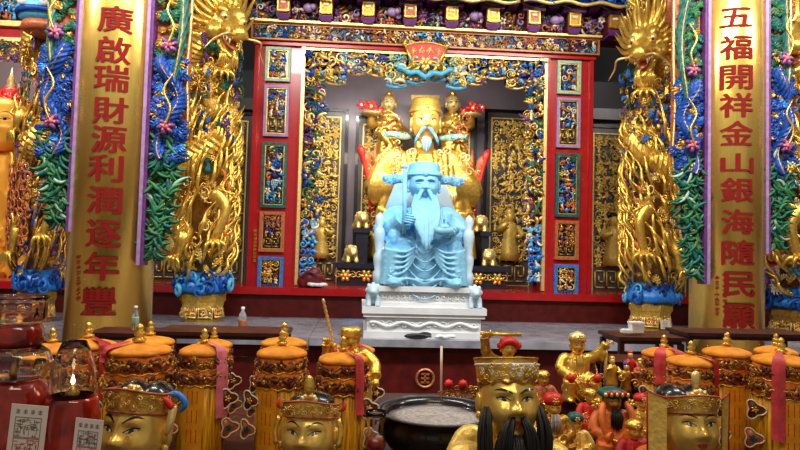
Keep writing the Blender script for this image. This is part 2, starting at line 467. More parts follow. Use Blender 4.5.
def painted_face(H, hd, eye=(0.06, 0.05), brow=(), lip=('lips', 0.24, 0.03)):
    for sd in (-1, 1):
        mb = MB(); H.eyes(mb, *eye, sides=(sd,)); mb.build('eye', hd)
        mb = MB(); H.brows(mb, *brow, sides=(sd,)); mb.build('eyebrow', hd)
    mb = MB(); H.mouth(mb, *lip); mb.build('mouth', hd)
# ------------------------------------------------------------------ lettering through the built-in font
_glyph = {}
def glyph(ch):
    if ch in _glyph: return _glyph[ch]
    cu = bpy.data.curves.new('g', 'FONT'); cu.body = ch; cu.size = 1.0; cu.resolution_u = 3; cu.offset = 0.0
    o = bpy.data.objects.new('g', cu); COL.objects.link(o)
    dg = bpy.context.evaluated_depsgraph_get(); me = o.evaluated_get(dg).to_mesh()
    vs = [v.co.copy() for v in me.vertices]; fs = [tuple(p.vertices) for p in me.polygons]
    o.evaluated_get(dg).to_mesh_clear(); bpy.data.objects.remove(o); bpy.data.curves.remove(cu)
    if vs:
        x0, x1 = min(v.x for v in vs), max(v.x for v in vs); y0, y1 = min(v.y for v in vs), max(v.y for v in vs)
        vs = [((v.x-(x0+x1)/2)/(x1-x0), (v.y-(y0+y1)/2)/(y1-y0)) for v in vs]
        bm = bmesh.new(); bv = [bm.verts.new((x, 0, z)) for x, z in vs]
        for f in fs:
            try: bm.faces.new([bv[i] for i in f])
            except ValueError: pass
        for k in range(-5, 6): bmesh.ops.bisect_plane(bm, geom=bm.verts[:]+bm.edges[:]+bm.faces[:], plane_co=(k*0.085, 0, 0), plane_no=(1, 0, 0))
        bm.verts.index_update()
        vs = [(v.co.x, v.co.z) for v in bm.verts]; fs = [tuple(v.index for v in f.verts) for f in bm.faces]; bm.free()
    _glyph[ch] = (vs, fs); return vs, fs

# ------------------------------------------------------------------ the hall: floor, walls, platform
ZS = 0.92                       # height of the stone altar slab
YF = 8.0                        # front plane of the shrine portal
mb = MB().use('floor_stone'); mb.bx(-6.6, 7.7, -1.5, 10.75, -0.1, 0.0)
struct(mb.build('floor', smooth=False), 'dark brown stone floor of the temple hall', 'floor')
mb = MB().use('dark_void'); mb.bx(-6.6, 7.7, 10.6, 10.75, 0, 7.0)
struct(mb.build('wall_back', smooth=False), 'black rear wall behind the shrine', 'wall')
mb = MB().use('dark_void'); mb.bx(-6.6, 7.7, 6.6, 10.6, 7.0, 7.1)
struct(mb.build('ceiling', smooth=False), 'dark ceiling above the shrine', 'ceiling')

for nm, x0, x1 in (('wall_hall_left', -6.6, -6.5), ('wall_hall_right', 7.6, 7.7)):
    mb = MB().use('dark_red_wood'); mb.bx(x0, x1, -1.5, 10.6, 0, 7.0)
    struct(mb.build(nm, smooth=False), 'dark red side wall of the temple hall, ' + ('on the Buddha side' if x0 < 0 else 'on the five-blessings side'), 'wall')
# stone topped platform with red lacquered front
plat = sempty('altar_platform', 'dark red altar platform with a grey stone top and a raised red plinth', 'platform', (0.4, 7.0, 0))
def rel(parent, o):
    o.parent = parent; o.matrix_parent_inverse = Matrix.Translation(-parent.location); return o
mb = MB().use('dark_red_wood'); mb.bx(-6.48, 7.58, 6.08, 10.5, 0, ZS-0.07)
rel(plat, mb.build('platform_front', smooth=False))
for i in range(7):
    mb = MB().use('grey_slab'); mb.bx(-6.46+i*2.0, -4.465+i*2.0, 5.98, 7.95, ZS-0.07, ZS)
    rel(plat, mb.build('stone_slab', smooth=False))
mb = MB().use('dark_red_wood'); mb.bx(-6.48, 7.58, 7.78, 10.5, ZS, 1.20)
mb.use('red_lacquer'); mb.bx(-6.48, 7.58, 7.72, 10.5, 1.20, 1.29)
rel(plat, mb.build('red_plinth', smooth=False))
mb = MB().use('brown')
c = W(425, 378, 6.08)
mb.tube([c+Vector((math.cos(a)*0.085, -0.01, math.sin(a)*0.085)) for a in frange(0, 2*PI, 25)], 0.012, 5)
for dz in (-0.04, 0, 0.04): mb.bx(c.x-0.04, c.x+0.04, c.y-0.02, c.y, c.z+dz-0.008, c.z+dz+0.008)
mb.bx(c.x-0.008, c.x+0.008, c.y-0.02, c.y, c.z-0.05, c.z+0.05)
rel(plat, mb.build('gold_emblem', smooth=False))

# ------------------------------------------------------------------ red shrine portal
xl = (W(256, 44, YF).x+W(246, 297, YF).x)/2; xr = (W(592, 59, YF).x+W(591, 305, YF).x)/2
xc = (xl+xr)/2
z_bot = 1.29; z_top = (W(256, 46, YF).z+W(592, 60, YF).z)/2
portal = thing('shrine_portal', 'tall red lacquered shrine portal with carved panels on both posts', 'portal', (xc, YF, z_bot))
PW = (xr-xl)
pw = W(300, 170, YF).x-W(250, 170, YF).x
lint = (W(420, 57, YF).z-W(420, 50, YF).z)+0.13
POLY = ['gold_pale', 'gold', 'blue', 'bright_blue', 'purple', 'rust', 'cream', 'teal', 'orange', 'cyan']
for sd in (-1, 1):
    x0, x1 = (xl, xl+pw) if sd < 0 else (xr-pw, xr)
    mb = MB().use('red_lacquer'); mb.bx(x0, x1, YF, YF+0.28, z_bot, z_top)
    for xx in (x0, x1-0.05): mb.bx(xx, xx+0.05, YF-0.03, YF, z_bot, z_top)
    rel(portal, mb.build('post', smooth=False))
mb = MB().use('red_lacquer'); mb.bx(xl+pw, xr-pw, YF+0.002, YF+0.26, z_top-lint, z_top)
mb.bx(xl-0.02, xr+0.02, YF-0.05, YF+0.28, z_top, z_top+0.05)
mb.use('gold_pale'); mb.bx(xl+pw, xr-pw, YF-0.02, YF+0.002, z_top-lint, z_top-lint+0.035)
rel(portal, mb.build('lintel', smooth=False))
for sd in (-1, 1):
    xe = xl+pw if sd < 0 else xr-pw
    mb = MB().use('gold_pale'); mb.bx(xe-0.03, xe+0.01, YF-0.04, YF+0.02, z_bot+0.02, z_top-lint+0.035)
    rel(portal, mb.build('gilt_edge', smooth=False))
# five carved panels on each post (pixel heights read on the left post)
rows = [(48, 82, 'pale_green'), (86, 137, 'lilac'), (143, 208, 'teal'), (212, 252, 'rust'), (257, 292, 'bright_blue')]
for sd in (-1, 1):
    for k, (ya, yb, fr) in enumerate(rows):
        z1 = W(278, ya, YF).z; z0 = W(278, yb, YF).z
        cxp = (xl+pw*0.47) if sd < 0 else (xr-pw*0.53)
        hw = W(291, 100, YF).x-W(266, 100, YF).x; hw /= 2
        x0, x1 = cxp-hw, cxp+hw
        mb = MB().use(fr); mb.frame(x0, x1, z0, z1, 0.036, YF-0.05, YF)
        mb.use('gold'); mb.frame(x0+0.034, x1-0.034, z0+0.034, z1-0.034, 0.012, YF-0.035, YF)
        mb.use('navy'); mb.bx(x0+0.03, x1-0.03, YF-0.008, YF, z0+0.03, z1-0.03)
        p = rel(portal, mb.build('side_panel', smooth=False))
        mb = MB()
        pal = POLY if k < 3 else (['gold', 'gold_dark', 'rust', 'brown', 'purple'] if k == 3 else ['gold', 'gold_pale', 'gold', 'rust', 'cream'])
        zz = z0+0.05
        if k == 1:
            mb.use('gold'); fret(mb, x0+0.06, x1-0.06, z0+0.07, z0+0.24, YF-0.01, 0.014, 0.025, 2); zz = z0+0.26
        if k == 3:
            mb.use('gold_dark'); fret(mb, x0+0.06, x1-0.06, z0+0.07, z0+0.17, YF-0.01, 0.012, 0.02, 2); zz = z0+0.18
        if k == 4:
            mb.use('bright_blue')
            for i in range(5): m_scroll(mb, (x0+0.08+i*0.04, YF-0.02, z0+0.08), 0.04, 0.5*i, 1.2)
            zz = z0+0.11
        relief(mb, x0+0.05, x1-0.05, zz, z1-0.05, YF-0.012, 0.085, pal, 11+k+sd*7, 0.03, 'fslkpc')
        o = mb.build('carving'); o.parent = p
# small gold writing on the left post edge
mb = MB().use('gold'); rng = random.Random(5)
for j in range(9):
    c = W(255.5-j*0.12, 231+j*3.7, YF-0.03)
    for q in range(3): mb.bx(c.x-0.018, c.x+0.018, YF-0.036, YF-0.03, c.z-0.014+q*0.013, c.z-0.008+q*0.013)
    mb.bx(c.x+rng.uniform(-0.012, 0.006), c.x+0.01, YF-0.036, YF-0.03, c.z-0.016, c.z+0.018)
rel(portal, mb.build('gold_inscription', smooth=False))

# carved frieze of the cornice
fz0, fz1 = z_top+0.05, W(254, 24, YF).z*0.5+W(594, 42, YF).z*0.5
mb = MB().use('navy'); mb.bx(xl-0.04, xr+0.04, YF-0.06, YF+0.28, fz0, fz1)
mb.use('brown'); mb.frame(xl-0.05, xr+0.05, fz0, fz1, 0.022, YF-0.10, YF-0.06)
mb.use('gold_pale'); mb.bx(xl-0.06, xr+0.06, YF-0.16, YF+0.28, fz1, fz1+0.028)
fz = rel(portal, mb.build('frieze', smooth=False))
nsec = 9
for i in range(nsec):
    a = xl+0.0+(xr-xl)*i/nsec; b = xl+(xr-xl)*(i+1)/nsec
    mb = MB(); pal = (['blue', 'cyan', 'brown', 'cream', 'teal', 'gold_dark', 'maroon'] if i % 2 == 0 else ['gold_dark', 'gold', 'rust', 'brown', 'purple', 'cream'])
    relief(mb, a, b, fz0+0.02, fz1-0.02, YF-0.07, 0.085, pal, 60+i, 0.03, 'fslkc')
    o = mb.build('carving'); o.parent = fz

# lacy carved fringe of the opening: top and both sides
ix0, ix1 = xl+pw+0.01, xr-pw-0.01; itop = z_top-lint
FP = ['gold', 'gold_pale', 'gold', 'gold_dark', 'gold', 'bright_blue', 'purple', 'cyan', 'blue']
fth = 0.36
for i in range(12):
    a = ix0+(ix1-ix0)*i/12; b = ix0+(ix1-ix0)*(i+1)/12
    mb = MB(); mid = 4 <= i <= 7
    hh = fth+0.06*math.sin(i*1.9)-(0.05 if 2 <= i <= 3 or 8 <= i <= 9 else 0)
    pal = FP if not mid else ['gold', 'gold_pale', 'pale_green', 'gold', 'cyan', 'cream']
    mb.use('blue' if i % 2 else 'navy'); mb.bx(a, b, YF+0.08, YF+0.11, itop-hh*0.8, itop)
    relief(mb, a, b, itop-hh, itop-0.01, YF+0.07, 0.13, pal, 100+i, 0.10, 'fslkc', layers=3)
    relief(mb, a, b, itop-hh, itop-0.01, YF+0.03, 0.17, pal[:4]+pal[-1:], 140+i, 0.06, 'sfl', 0.6)
    mb.use('cyan' if mid else 'gold_pale')
    mb.tube([(a+(b-a)*t, YF+0.02, itop-hh+0.02-0.03*math.sin(t*PI)) for t in frange(0, 1, 7)], 0.028 if mid else 0.018, 6)
    rel(portal, mb.build('fringe_carving'))
SP = ['gold', 'gold', 'gold_dark', 'teal', 'purple', 'blue', 'gold_pale', 'leaf_green']
for sd in (-1, 1):
    segs = 7; zt = itop-fth*0.8; zb = z_bot+0.12
    wdt = W(325, 170, YF).x-W(303, 170, YF).x
    for i in range(segs):
        z1 = zt+(zb-zt)*i/segs; z0 = zt+(zb-zt)*(i+1)/segs
        w_ = wdt*(0.92+0.12*math.sin(i*2.1))*(0.8 if i == segs-1 else 1)
        a, b = (ix0, ix0+w_) if sd < 0 else (ix1-w_, ix1)
        mb = MB(); pal = SP if i < segs-2 else ['bright_blue', 'cyan', 'bright_blue', 'blue', 'cream']
        mb.use('maroon'); mb.bx(a if sd < 0 else a+w_*0.35, b-w_*0.35 if sd < 0 else b, YF+0.09, YF+0.11, z0, z1)
        relief(mb, a, b, z0, z1, YF+0.07, 0.12, pal, 200+i+sd*9, 0.10, 'slkcf')
        relief(mb, a, b, z0, z1, YF+0.03, 0.15, pal, 240+i+sd*9, 0.05, 'slp', 0.7)
        rel(portal, mb.build('fringe_carving'))

# fan shaped name plaque
c = W(426, 50, YF-0.14)
pl = thing('fan_plaque', 'red fan shaped name plaque with gold edge over the portal', 'plaque', c)
R0, R1, A = 0.42, 0.66, math.radians(24)
def arc(r, n=13): return [(math.sin(a)*r, math.cos(a)*r-0.56) for a in frange(-A, A, n)]
mb = MB().use('red'); mb.prism(arc(R1)+arc(R0)[::-1], 0.0, 0.06); rel0 = mb.build('board', pl, smooth=False)
mb = MB().use('gold')
for r in (R0, R1): mb.tube([(x, -0.005, z) for x, z in arc(r)], 0.013, 6)
for s in (-1, 1):
    mb.tube([(s*math.sin(A)*R0*0.9, -0.01, math.cos(A)*R0-0.62), (s*math.sin(A)*R1*1.04, -0.01, math.cos(A)*R1-0.52)], 0.020, 8)
    for r in (R0*0.93, R1*1.03): mb.ell((s*math.sin(A)*r, -0.01, math.cos(A)*r-0.56), 0.030, 8, 6)
mb.build('gilt_rim', pl)
mb = MB().use('gold_pale')
for i, a in enumerate(frange(-A*0.68, A*0.68, 4)):
    mb.X = XF((math.sin(a)*0.56, 0, math.cos(a)*0.56-0.56), rot('Y', a))
    rng = random.Random(i+3)
    for q in range(5):
        p0 = (rng.uniform(-0.045, 0.0), -0.006, rng.uniform(-0.05, 0.05)); p1 = (rng.uniform(0.0, 0.045), -0.006, rng.uniform(-0.05, 0.05)); mb.tube([p0, ((p0[0]+p1[0])/2, -0.008, (p0[2]+p1[2])/2+0.012), p1], [0.007, 0.009, 0.004], 5)
    mb.tube([(0.0, -0.006, 0.05), (rng.uniform(-0.02, 0.02), -0.008, 0.0), (rng.uniform(-0.03, 0.03), -0.006, -0.055)], [0.006, 0.009, 0.004], 5)
mb.X = None
mb.build('gold_lettering', pl, smooth=False)
mb = MB().use('pale_green')
m_scroll(mb, (-0.12, 0.02, -0.22), 0.12, 0.4, 1.2, 1); m_scroll(mb, (0.12, 0.02, -0.22), 0.12, 2.7, 1.2, -1); mb.use('gold_pale'); m_flower(mb, (0, 0, -0.26), 0.1, 6, 'gold_pale', 'gold')
for i in range(5): m_leaf(mb, (-0.24+i*0.12, 0.03, -0.34), 0.11, 0.3*i, 0.7)
mb.use('cyan'); mb.tube([(x, 0.02, -0.42+0.07*abs(x)/0.3-0.02*math.cos(x*30)) for x in frange(-0.36, 0.36, 17)], 0.036, 6)
mb.v = [(x, y, z+0.09) for x, y, z in mb.v]
mb.build('cloud_mount', pl)

# ------------------------------------------------------------------ bracket tiers above the frieze
bt = thing('bracket_tiers', 'dark purple bracket tiers with gilt faces above the shrine frieze', 'brackets', (xc, YF, fz1+0.03))
bz = fz1+0.03
bx0, bx1 = W(215, 20, YF).x, W(645, 30, YF).x
mb = MB().use('maroon'); mb.bx(bx0, bx1, YF+0.02, YF+0.3, bz, bz+0.85)
rel(bt, mb.build('backing_board', smooth=False))
step = 41.3*MPP(8.05); 
def bracket(x, z, s, face):
    mb = MB().use('maroon'); mb.box((x, YF-0.08, z+0.12*s), (0.17*s, 0.26, 0.24*s))
    mb.use('purple'); mb.box((x, YF-0.10, z+0.27*s), (0.30*s, 0.26, 0.07*s)); mb.box((x, YF-0.09, z+0.0*s), (0.13*s, 0.22, 0.06*s), taper=1.25)
    mb.use(face); mb.box((x, YF-0.22, z+0.13*s), (0.12*s, 0.04, 0.16*s)); mb.use('cream'); mb.box((x, YF-0.245, z+0.17*s), (0.06*s, 0.02, 0.025*s))
    mb.use('gold'); mb.frame(x-0.075*s, x+0.075*s, z+0.06*s, z+0.225*s, 0.016*s, YF-0.25, YF-0.21)
    for sd in (-1, 1):
        mb.use('purple' if sd > 0 else 'lilac'); m_scroll(mb, (x+sd*0.14*s, YF-0.1, z+0.12*s), 0.07*s, 1.6, 1.1, sd)
    return rel(bt, mb.build('bracket', smooth=False))
TP = ['maroon', 'purple', 'rust', 'teal', 'gold_dark', 'cream', 'lilac', 'navy', 'brown']
n = int((bx1-bx0)/step)
xs0 = W(409, 20, YF).x
for i in range(-5, 7):
    x = xs0+i*step
    if not (bx0 < x < bx1): continue
    bracket(x, bz+0.02, 1.0, 'gold_dark' if i % 3 else 'rust')
    x2 = x+step*0.5
    mb = MB(); relief(mb, x+0.10, x+step-0.10, bz+0.02, bz+0.26, YF, 0.12, TP, 300+i, 0.12, 'fkslp')
    if i % 2:
        mb.use('lilac'); mb.ell((x2+0.04, YF-0.14, bz+0.17), (0.075, 0.07, 0.06), 8, 6); mb.ell((x2+0.10, YF-0.18, bz+0.17), (0.04, 0.05, 0.04), 7, 5)
        mb.use('black'); mb.ell((x2+0.055, YF-0.195, bz+0.215), 0.014, 6, 4)
    rel(bt, mb.build('carved_beast' if i % 2 else 'carved_infill'))
    bracket(x2, bz+0.34, 0.95, 'brown' if i % 2 else 'rust')
    mb = MB(); relief(mb, x2+0.10, x2+step-0.10, bz+0.32, bz+0.56, YF-0.05, 0.12, TP, 340+i, 0.14, 'fkslc')
    mb.use('gold_dark'); mb.tube([(x2+0.1+t*(step-0.2), YF-0.22, bz+0.36-0.06*math.sin(t*PI)) for t in frange(0, 1, 9)], 0.016, 5)
    rel(bt, mb.build('carved_infill'))
# painted green and blue eave boards with a gilt wavy lower edge
for nm, pa, pb, mt, mt2, yb in (('green', 262, 520, 'leaf_green', 'green', -5), ('blue', 524, 645, 'bright_blue', 'blue', 3)):
    x0, x1 = W(pa, 4, 7.55).x, W(pb, 4, 7.55).x; z0 = W((pa+pb)/2, yb, 7.55).z
    mb = MB().use(mt2); mb.bx(x0, x1, 7.6, 7.68, z0+0.02, z0+0.6)
    relief(mb, x0, x1, z0+0.0, z0+0.35, 7.6, 0.16, [mt, mt, mt2], 400+pa, 0.06, 'sl')
    b = tag(mb.build('eave_board'), nm+' carved eave board above the bracket tiers', 'eave board')
    mb = MB().use('gold_pale'); mb.tube([(x0+(x1-x0)*t, 7.56, z0+0.02*math.sin(t*(x1-x0)*14)) for t in frange(0, 1, 60)], 0.022, 6)
    mb.build('gilt_edge', b)

# ------------------------------------------------------------------ niche behind the portal
YB = 9.75
mb = MB().use('mauve_panel'); mb.bx(xl, xr, YB, YB+0.1, 1.29, 5.0)
struct(mb.build('wall_niche', smooth=False), 'grey mauve rear wall of the shrine niche', 'wall')
for sd in (-1, 1):
    mb = MB().use('slate'); x = xl+0.05 if sd < 0 else xr-0.05
    mb.bx(x-0.04, x+0.04, YF+0.28, YB, 1.29, 5.0)
    struct(mb.build('wall_niche_side', smooth=False), 'dark side wall of the shrine niche', 'wall')
mb = MB().use('mauve_panel'); mb.bx(xl, xr, YF+0.28, YB, 4.62, 4.72)
struct(mb.build('ceiling_niche', smooth=False), 'mauve ceiling of the shrine niche', 'ceiling')
def gilt_screen(pa, pb, ya, yb, Y, label, seed, sub=1, thick=0.06):
    a = W(pa, (ya+yb)/2, Y).x; b = W(pb, (ya+yb)/2, Y).x; z1 = W((pa+pb)/2, ya, Y).z; z0 = W((pa+pb)/2, yb, Y).z
    t = thing('gilded_screen', label, 'screen', ((a+b)/2, Y, z0))
    mb = MB().use('slate'); mb.bx(a, b, Y, Y+thick, z0, z1); mb.use('black'); mb.frame(a-0.02, b+0.02, z0, z1+0.03, 0.05, Y-0.03, Y)
    rel(t, mb.build('panel', smooth=False))
    w = (b-a)/sub
    for i in range(sub):
        x0, x1 = a+i*w+0.09, a+(i+1)*w-0.09
        mb = MB().use('gold_leafing'); mb.frame(x0, x1, z0+0.12, z1-0.1, 0.018, Y-0.018, Y)
        rel(t, mb.build('gilt_frame', smooth=False))
        mb = MB().use('gold_leafing')
        fret(mb, x0+0.05, x1-0.05, z0+0.20, z0+0.44, Y, 0.018, 0.02, max(2, round((x1-x0)/0.2)))
        # tall robed figure of gold leaf, trees and clouds around it
        cx = (x0+x1)/2; H = z1-z0-0.7; zb = z0+0.5; s = min((x1-x0)*0.62, H*0.26)
        m_figure(mb, (cx, Y-0.01, zb+s*1.05), s, 'gold_leafing', 'gold_leafing', random.Random(seed+i))
        mb.use('gold_leafing')
        relief(mb, x0+0.03, x1-0.03, zb, z1-0.14, Y-0.005, 0.12, ['gold_leafing'], seed+i, 0.012, 'lscflp', 0.95)
        o = rel(t, mb.build('gold_relief')); o['kind'] = 'stuff'
    return t
gilt_screen(300, 345, 110, 292, 9.6, 'gilded dark screen beside the seated gold figure, on the abundance column side', 500)
gilt_screen(355, 396, 118, 292, 9.62, 'narrow dark screen next to the attendant on the abundance column side', 510)
gilt_screen(446, 474, 118, 292, 9.62, 'narrow dark screen next to the attendant on the five-blessings side', 515)
gilt_screen(484, 536, 112, 294, 9.6, 'gilded dark screen beside the seated gold figure, on the five-blessings column side', 520)
# screens outside the portal
gilt_screen(146, 252, 112, 292, 8.9, 'wide gilded black screen behind the gold dragon pillar next to the abundance column', 530, 2)
gilt_screen(586, 692, 128, 302, 8.9, 'wide gilded black screen behind the gold dragon pillar next to the five-blessings column', 540, 2)
for pa, pb, yy, lb in ((140, 256, 104, 'left'), (586, 700, 118, 'right')):
    a, b = W(pa, yy, 8.85).x, W(pb, yy, 8.85).x; z = W((pa+pb)/2, yy, 8.85).z
    mb = MB().use('slate'); mb.bx(a, b, 8.78, 9.0, z-0.06, z+0.10); mb.use('dark_void'); mb.bx(a, b, 8.80, 9.0, z+0.10, z+0.5)
    struct(mb.build('trim_1' if lb == 'left' else 'trim_2', smooth=False), 'grey rail along the top of the gilded screen on the %s side' % ('abundance' if lb == 'left' else 'five-blessings'), 'rail')

# ------------------------------------------------------------------ gold couplet columns
def couplet_column(pc, Y, R, label, chars, cpx, small, boards):
    cx = W(pc, 250, Y).x
    t = thing('couplet_column', label, 'column', (cx, Y, 0))
    mb = MB().use('gold_column'); mb.lathe([(R, 0.12), (R, 7.0)], 48)
    mb.build('shaft', t)
    mb = MB().use('grey_slab'); mb.lathe([(R*1.3, 0), (R*1.35, 0.06), (R*1.2, 0.12), (R*1.05, 0.16)], 40); mb.build('base_stone', t)
    for ch, (px, py) in zip(chars, cpx):
        v = _d*FPX + _r*(px-400.0) + _u*(225.0-py)
        # ray against the cylinder
        ox, oy = CAM.x-cx, CAM.y-Y
        A = v.x**2+v.y**2; B = 2*(ox*v.x+oy*v.y); C = ox*ox+oy*oy-R*R
        s = (-B-math.sqrt(B*B-4*A*C))/(2*A); p = CAM+v*s
        a0 = math.atan2(p.x-cx, -(p.y-Y)); z0 = p.z
        gw, gh = (0.262, 0.215) if pc < 400 else (0.285, 0.228)
        if ch in '五山': gh = 0.18
        vs, fs = glyph(ch)
        mb = MB().use('red_ink')
        for q, (ex, ez) in enumerate(((0, 0), (0.03, 0), (-0.03, 0), (0, 0.014), (0, -0.014), (0.022, 0.010), (-0.022, -0.010))):
            rr = R+0.004+0.0006*q
            mb.add([(math.sin(a0+(x+ex)*gw/R)*rr, -math.cos(a0+(x+ex)*gw/R)*rr, z0+(z+ez)*gh) for x, z in vs], fs)
        mb.build('red_character', t, smooth=False)
    mb = MB().use('red_ink'); rng = random.Random(int(pc))
    for px, ya, yb in small:
        y = ya
        while y < yb:
            v = _d*FPX + _r*(px-400.0) + _u*(225.0-y)
            ox, oy = CAM.x-cx, CAM.y-Y
            A = v.x**2+v.y**2; B = 2*(ox*v.x+oy*v.y); C = ox*ox+oy*oy-R*R
            s = (-B-math.sqrt(B*B-4*A*C))/(2*A); p = CAM+v*s
            a0 = math.atan2(p.x-cx, -(p.y-Y))
            for q in range(4):
                za = p.z+rng.uniform(-0.016, 0.016); w = rng.uniform(0.012, 0.024)
                if q == 3: mb.add([(math.sin(a0+d)*(R+0.004), -math.cos(a0+d)*(R+0.004), p.z+e) for d, e in ((-0.007, -0.018), (0.007, -0.018), (0.007, 0.018), (-0.007, 0.018))], [(0, 1, 2, 3)])
                else: mb.add([(math.sin(a0+d/R)*(R+0.004), -math.cos(a0+d/R)*(R+0.004), za+e) for d, e in ((-w, -0.003), (w, -0.003), (w, 0.003), (-w, 0.003))], [(0, 1, 2, 3)])
            y += 5.2
    mb.build('small_inscription', t, smooth=False)
    return t, cx
def serp(mb, x0, x1, z0, z1, y, body, fin, rng, turns=1.6, flip=1, rad=0.06):
    """serpentine carved dragon body snaking up a narrow board"""
    n = 46; pts = []; rr = []
    xm = (x0+x1)/2; am = (x1-x0)/2-rad*1.15
    for i in range(n):
        t = i/(n-1)
        pts.append(Vector((xm+flip*am*math.sin(t*turns*2*PI+0.5), y-0.05-0.03*math.cos(t*turns*4*PI), z0+(z1-z0)*t)))
        rr.append(rad*(0.35+0.65*math.sin(min(1, t*1.15+0.12)*PI*0.62)))
    mb.use(body); mb.tube(pts, rr, 12, 0.08)
    mb.use('gold_dark'); mb.tube([p+Vector((0, -r_*0.98, 0)) for p, r_ in zip(pts, rr)], 0.006, 4)
    mb.use(fin)
    for i in range(2, n-1, 2):
        tg = (pts[i+1]-pts[i-1]).normalized(); nr = Vector((tg.z, 0, -tg.x))
        for sd in (-1, 1):
            b = pts[i]+nr*sd*rr[i]*0.8
            e = b+nr*sd*rad*0.75+tg*rad*0.55
            mb.tube([b, b*0.5+e*0.5+tg*rad*0.15, e], [rad*0.30, rad*0.22, rad*0.03], 5, flat=0.5)
    # curling clouds in the bays
    for i in range(3, n-3, 7):
        sd = -1 if pts[i].x > xm else 1
        mb.use(rng.choice([body, fin]))
        m_scroll(mb, (xm+sd*am*0.9, y-0.02, pts[i].z), rad*0.95, rng.uniform(0, 6), 1.3, sd)
    for i in range(1, n-1, 1):
        sd = -1 if pts[i].x > xm else 1
        for q in range(4):
            mb.use(rng.choice([body, body, fin, fin, 'gold_dark', 'bright_blue' if body == 'blue' else 'leaf_green'] if q else [body, fin]))
            m_acanthus(mb, (xm+sd*am*rng.uniform(0.0, 1.1), y-rng.uniform(0.0, 0.03), pts[i].z+rng.uniform(-0.03, 0.03)), rng.uniform(0.08, 0.14), rng.uniform(0, 6.28), rng.choice((-1, 1))*rng.uniform(0.6, 1.4), 5)
def dragon_board(xin, out, Y, zb, zt, wd, label, seed, zmid):
    """hanging carved board beside a column; xin = edge at the column, out = direction away from it"""
    rng = random.Random(seed)
    t = thing('dragon_board', label, 'carving', (xin+out*wd/2, Y, zb))
    mb = MB().use('lilac'); mb.bx(xin-0.014, xin+0.014, Y-0.09, Y+0.05, zb, zt); mb.use('purple'); mb.bx(xin+out*0.014, xin+out*0.04, Y-0.08, Y+0.05, zb, zt)
    rel(t, mb.build('purple_moulding', smooth=False))
    xa, xb = xin+out*0.05, xin+out*wd
    x0, x1 = min(xa, xb), max(xa, xb)
    zg = zb+(zmid[1]-zb)*0.98
    # backing board, tapered at its foot
    mb = MB().use('rust'); poly = [(xa, zb+0.10), (xin+out*wd*0.45, zb+0.16), (xin+out*wd*0.75, zb+0.5), (xin+out*wd*0.8, zb+0.9), (xb, zb+1.2), (xb, zt), (xa, zt)]
    if out < 0: poly = poly[::-1]
    mb.prism(poly, Y, Y+0.04); rel(t, mb.build('backing_board', smooth=False))
    mb = MB().use('gold_pale')
    ed = [(xin+out*wd*0.45, zb+0.16), (xin+out*wd*0.75, zb+0.5), (xin+out*wd*0.8, zb+0.9), (xb, zb+1.2), (xb-out*0.02, zb+1.7), (xb, zb+2.3), (xb, zt)]
    mb.tube(bez([(x, Y-0.01, z) for x, z in ed], 40), 0.012, 5); rel(t, mb.build('gilt_edge'))
    mb = MB(); serp(mb, x0, x1, zmid[0]-0.05, zt+0.1, Y, 'teal', 'green', rng, 1.1, out, 0.050); rel(t, mb.build('green_dragon', smooth=False))
    mb = MB(); serp(mb, x0, x1, zmid[1]-0.05, zmid[0]+0.12, Y-0.02, 'blue', 'blue', rng, 1.15, -out, 0.052); rel(t, mb.build('blue_dragon', smooth=False))
    mb = MB(); pal = ['leaf_green', 'leaf_green', 'leaf_green', 'leaf_green', 'green', 'green', 'green', 'teal', 'teal', 'pale_green']
    n = 44; prev = []
    for i in range(n):
        u = i/(n-1); z = zb+0.12+(zmid[1]-zb)*u
        ww = wd*(0.30+0.42*min(1, u*1.4))
        mb.use(rng.choice(pal)); x = xin+out*(0.06+ww*0.5*(1+0.7*math.sin(i*1.9)))
        for q in range(5):   # curling leaves springing from the vine
            mb.use(rng.choice(pal)); sd = rng.choice((-1, 1)); a = rng.choice((-1, -1, 1))*PI/2+sd*rng.uniform(0.0, 0.7); l = rng.uniform(0.10, 0.19); cv = sd*rng.uniform(0.2, 1.2)
            P = [Vector((x+rng.uniform(-0.02, 0.02), Y-0.02-rng.uniform(0, 0.06), z))]
            for j in range(6): P.append(P[-1]+Vector((math.cos(a+cv*j/3), -0.006 if j < 3 else 0.008, math.sin(a+cv*j/3)))*l/6)
            mb.tube(P, [0.006, 0.014, 0.018, 0.017, 0.014, 0.009, 0.002], 5, flat=0.5)
        if i % 3 == 0: mb.use('gold_dark'); m_scroll(mb, (x, Y-0.05, z), 0.04, rng.uniform(0, 6), 1.2, rng.choice((-1, 1)))
    rel(t, mb.build('green_foliage'))
    xm = (x0+x1)/2
    for zz in (zmid[0]+0.22, zmid[1]+0.22):
        mb = MB()
        m_flower(mb, (xm, Y-0.12, zz), 0.085, 6, 'purple', 'pink', rng.uniform(0, 3)); m_flower(mb, (xm, Y-0.13, zz), 0.055, 5, 'pink', 'cream', rng.uniform(0, 3))
        mb.use('gold'); mb.tube(bez([(xm, Y-0.15, zz), (xm+out*0.04, Y-0.16, zz+0.15), (xm-out*0.02, Y-0.15, zz+0.30), (xm+out*0.05, Y-0.14, zz+0.45)], 16), [0.009]*12+[0.008, 0.007, 0.005, 0.003], 5)
        rel(t, mb.build('dragon_mask'))
    return t
YL, YR = 5.5, 5.95
colL, cxL = couplet_column(112, YL, 0.345, 'gold column with red characters ending in the one for abundance, by the glass oil lamps', '廣啟瑞財源利潤逐年豐',
    [(115, 19), (113, 50), (111, 78), (110, 110), (108.5, 139), (105, 168), (104, 200), (103, 234), (101, 267), (98, 302)], [(78, 258, 302)], None)
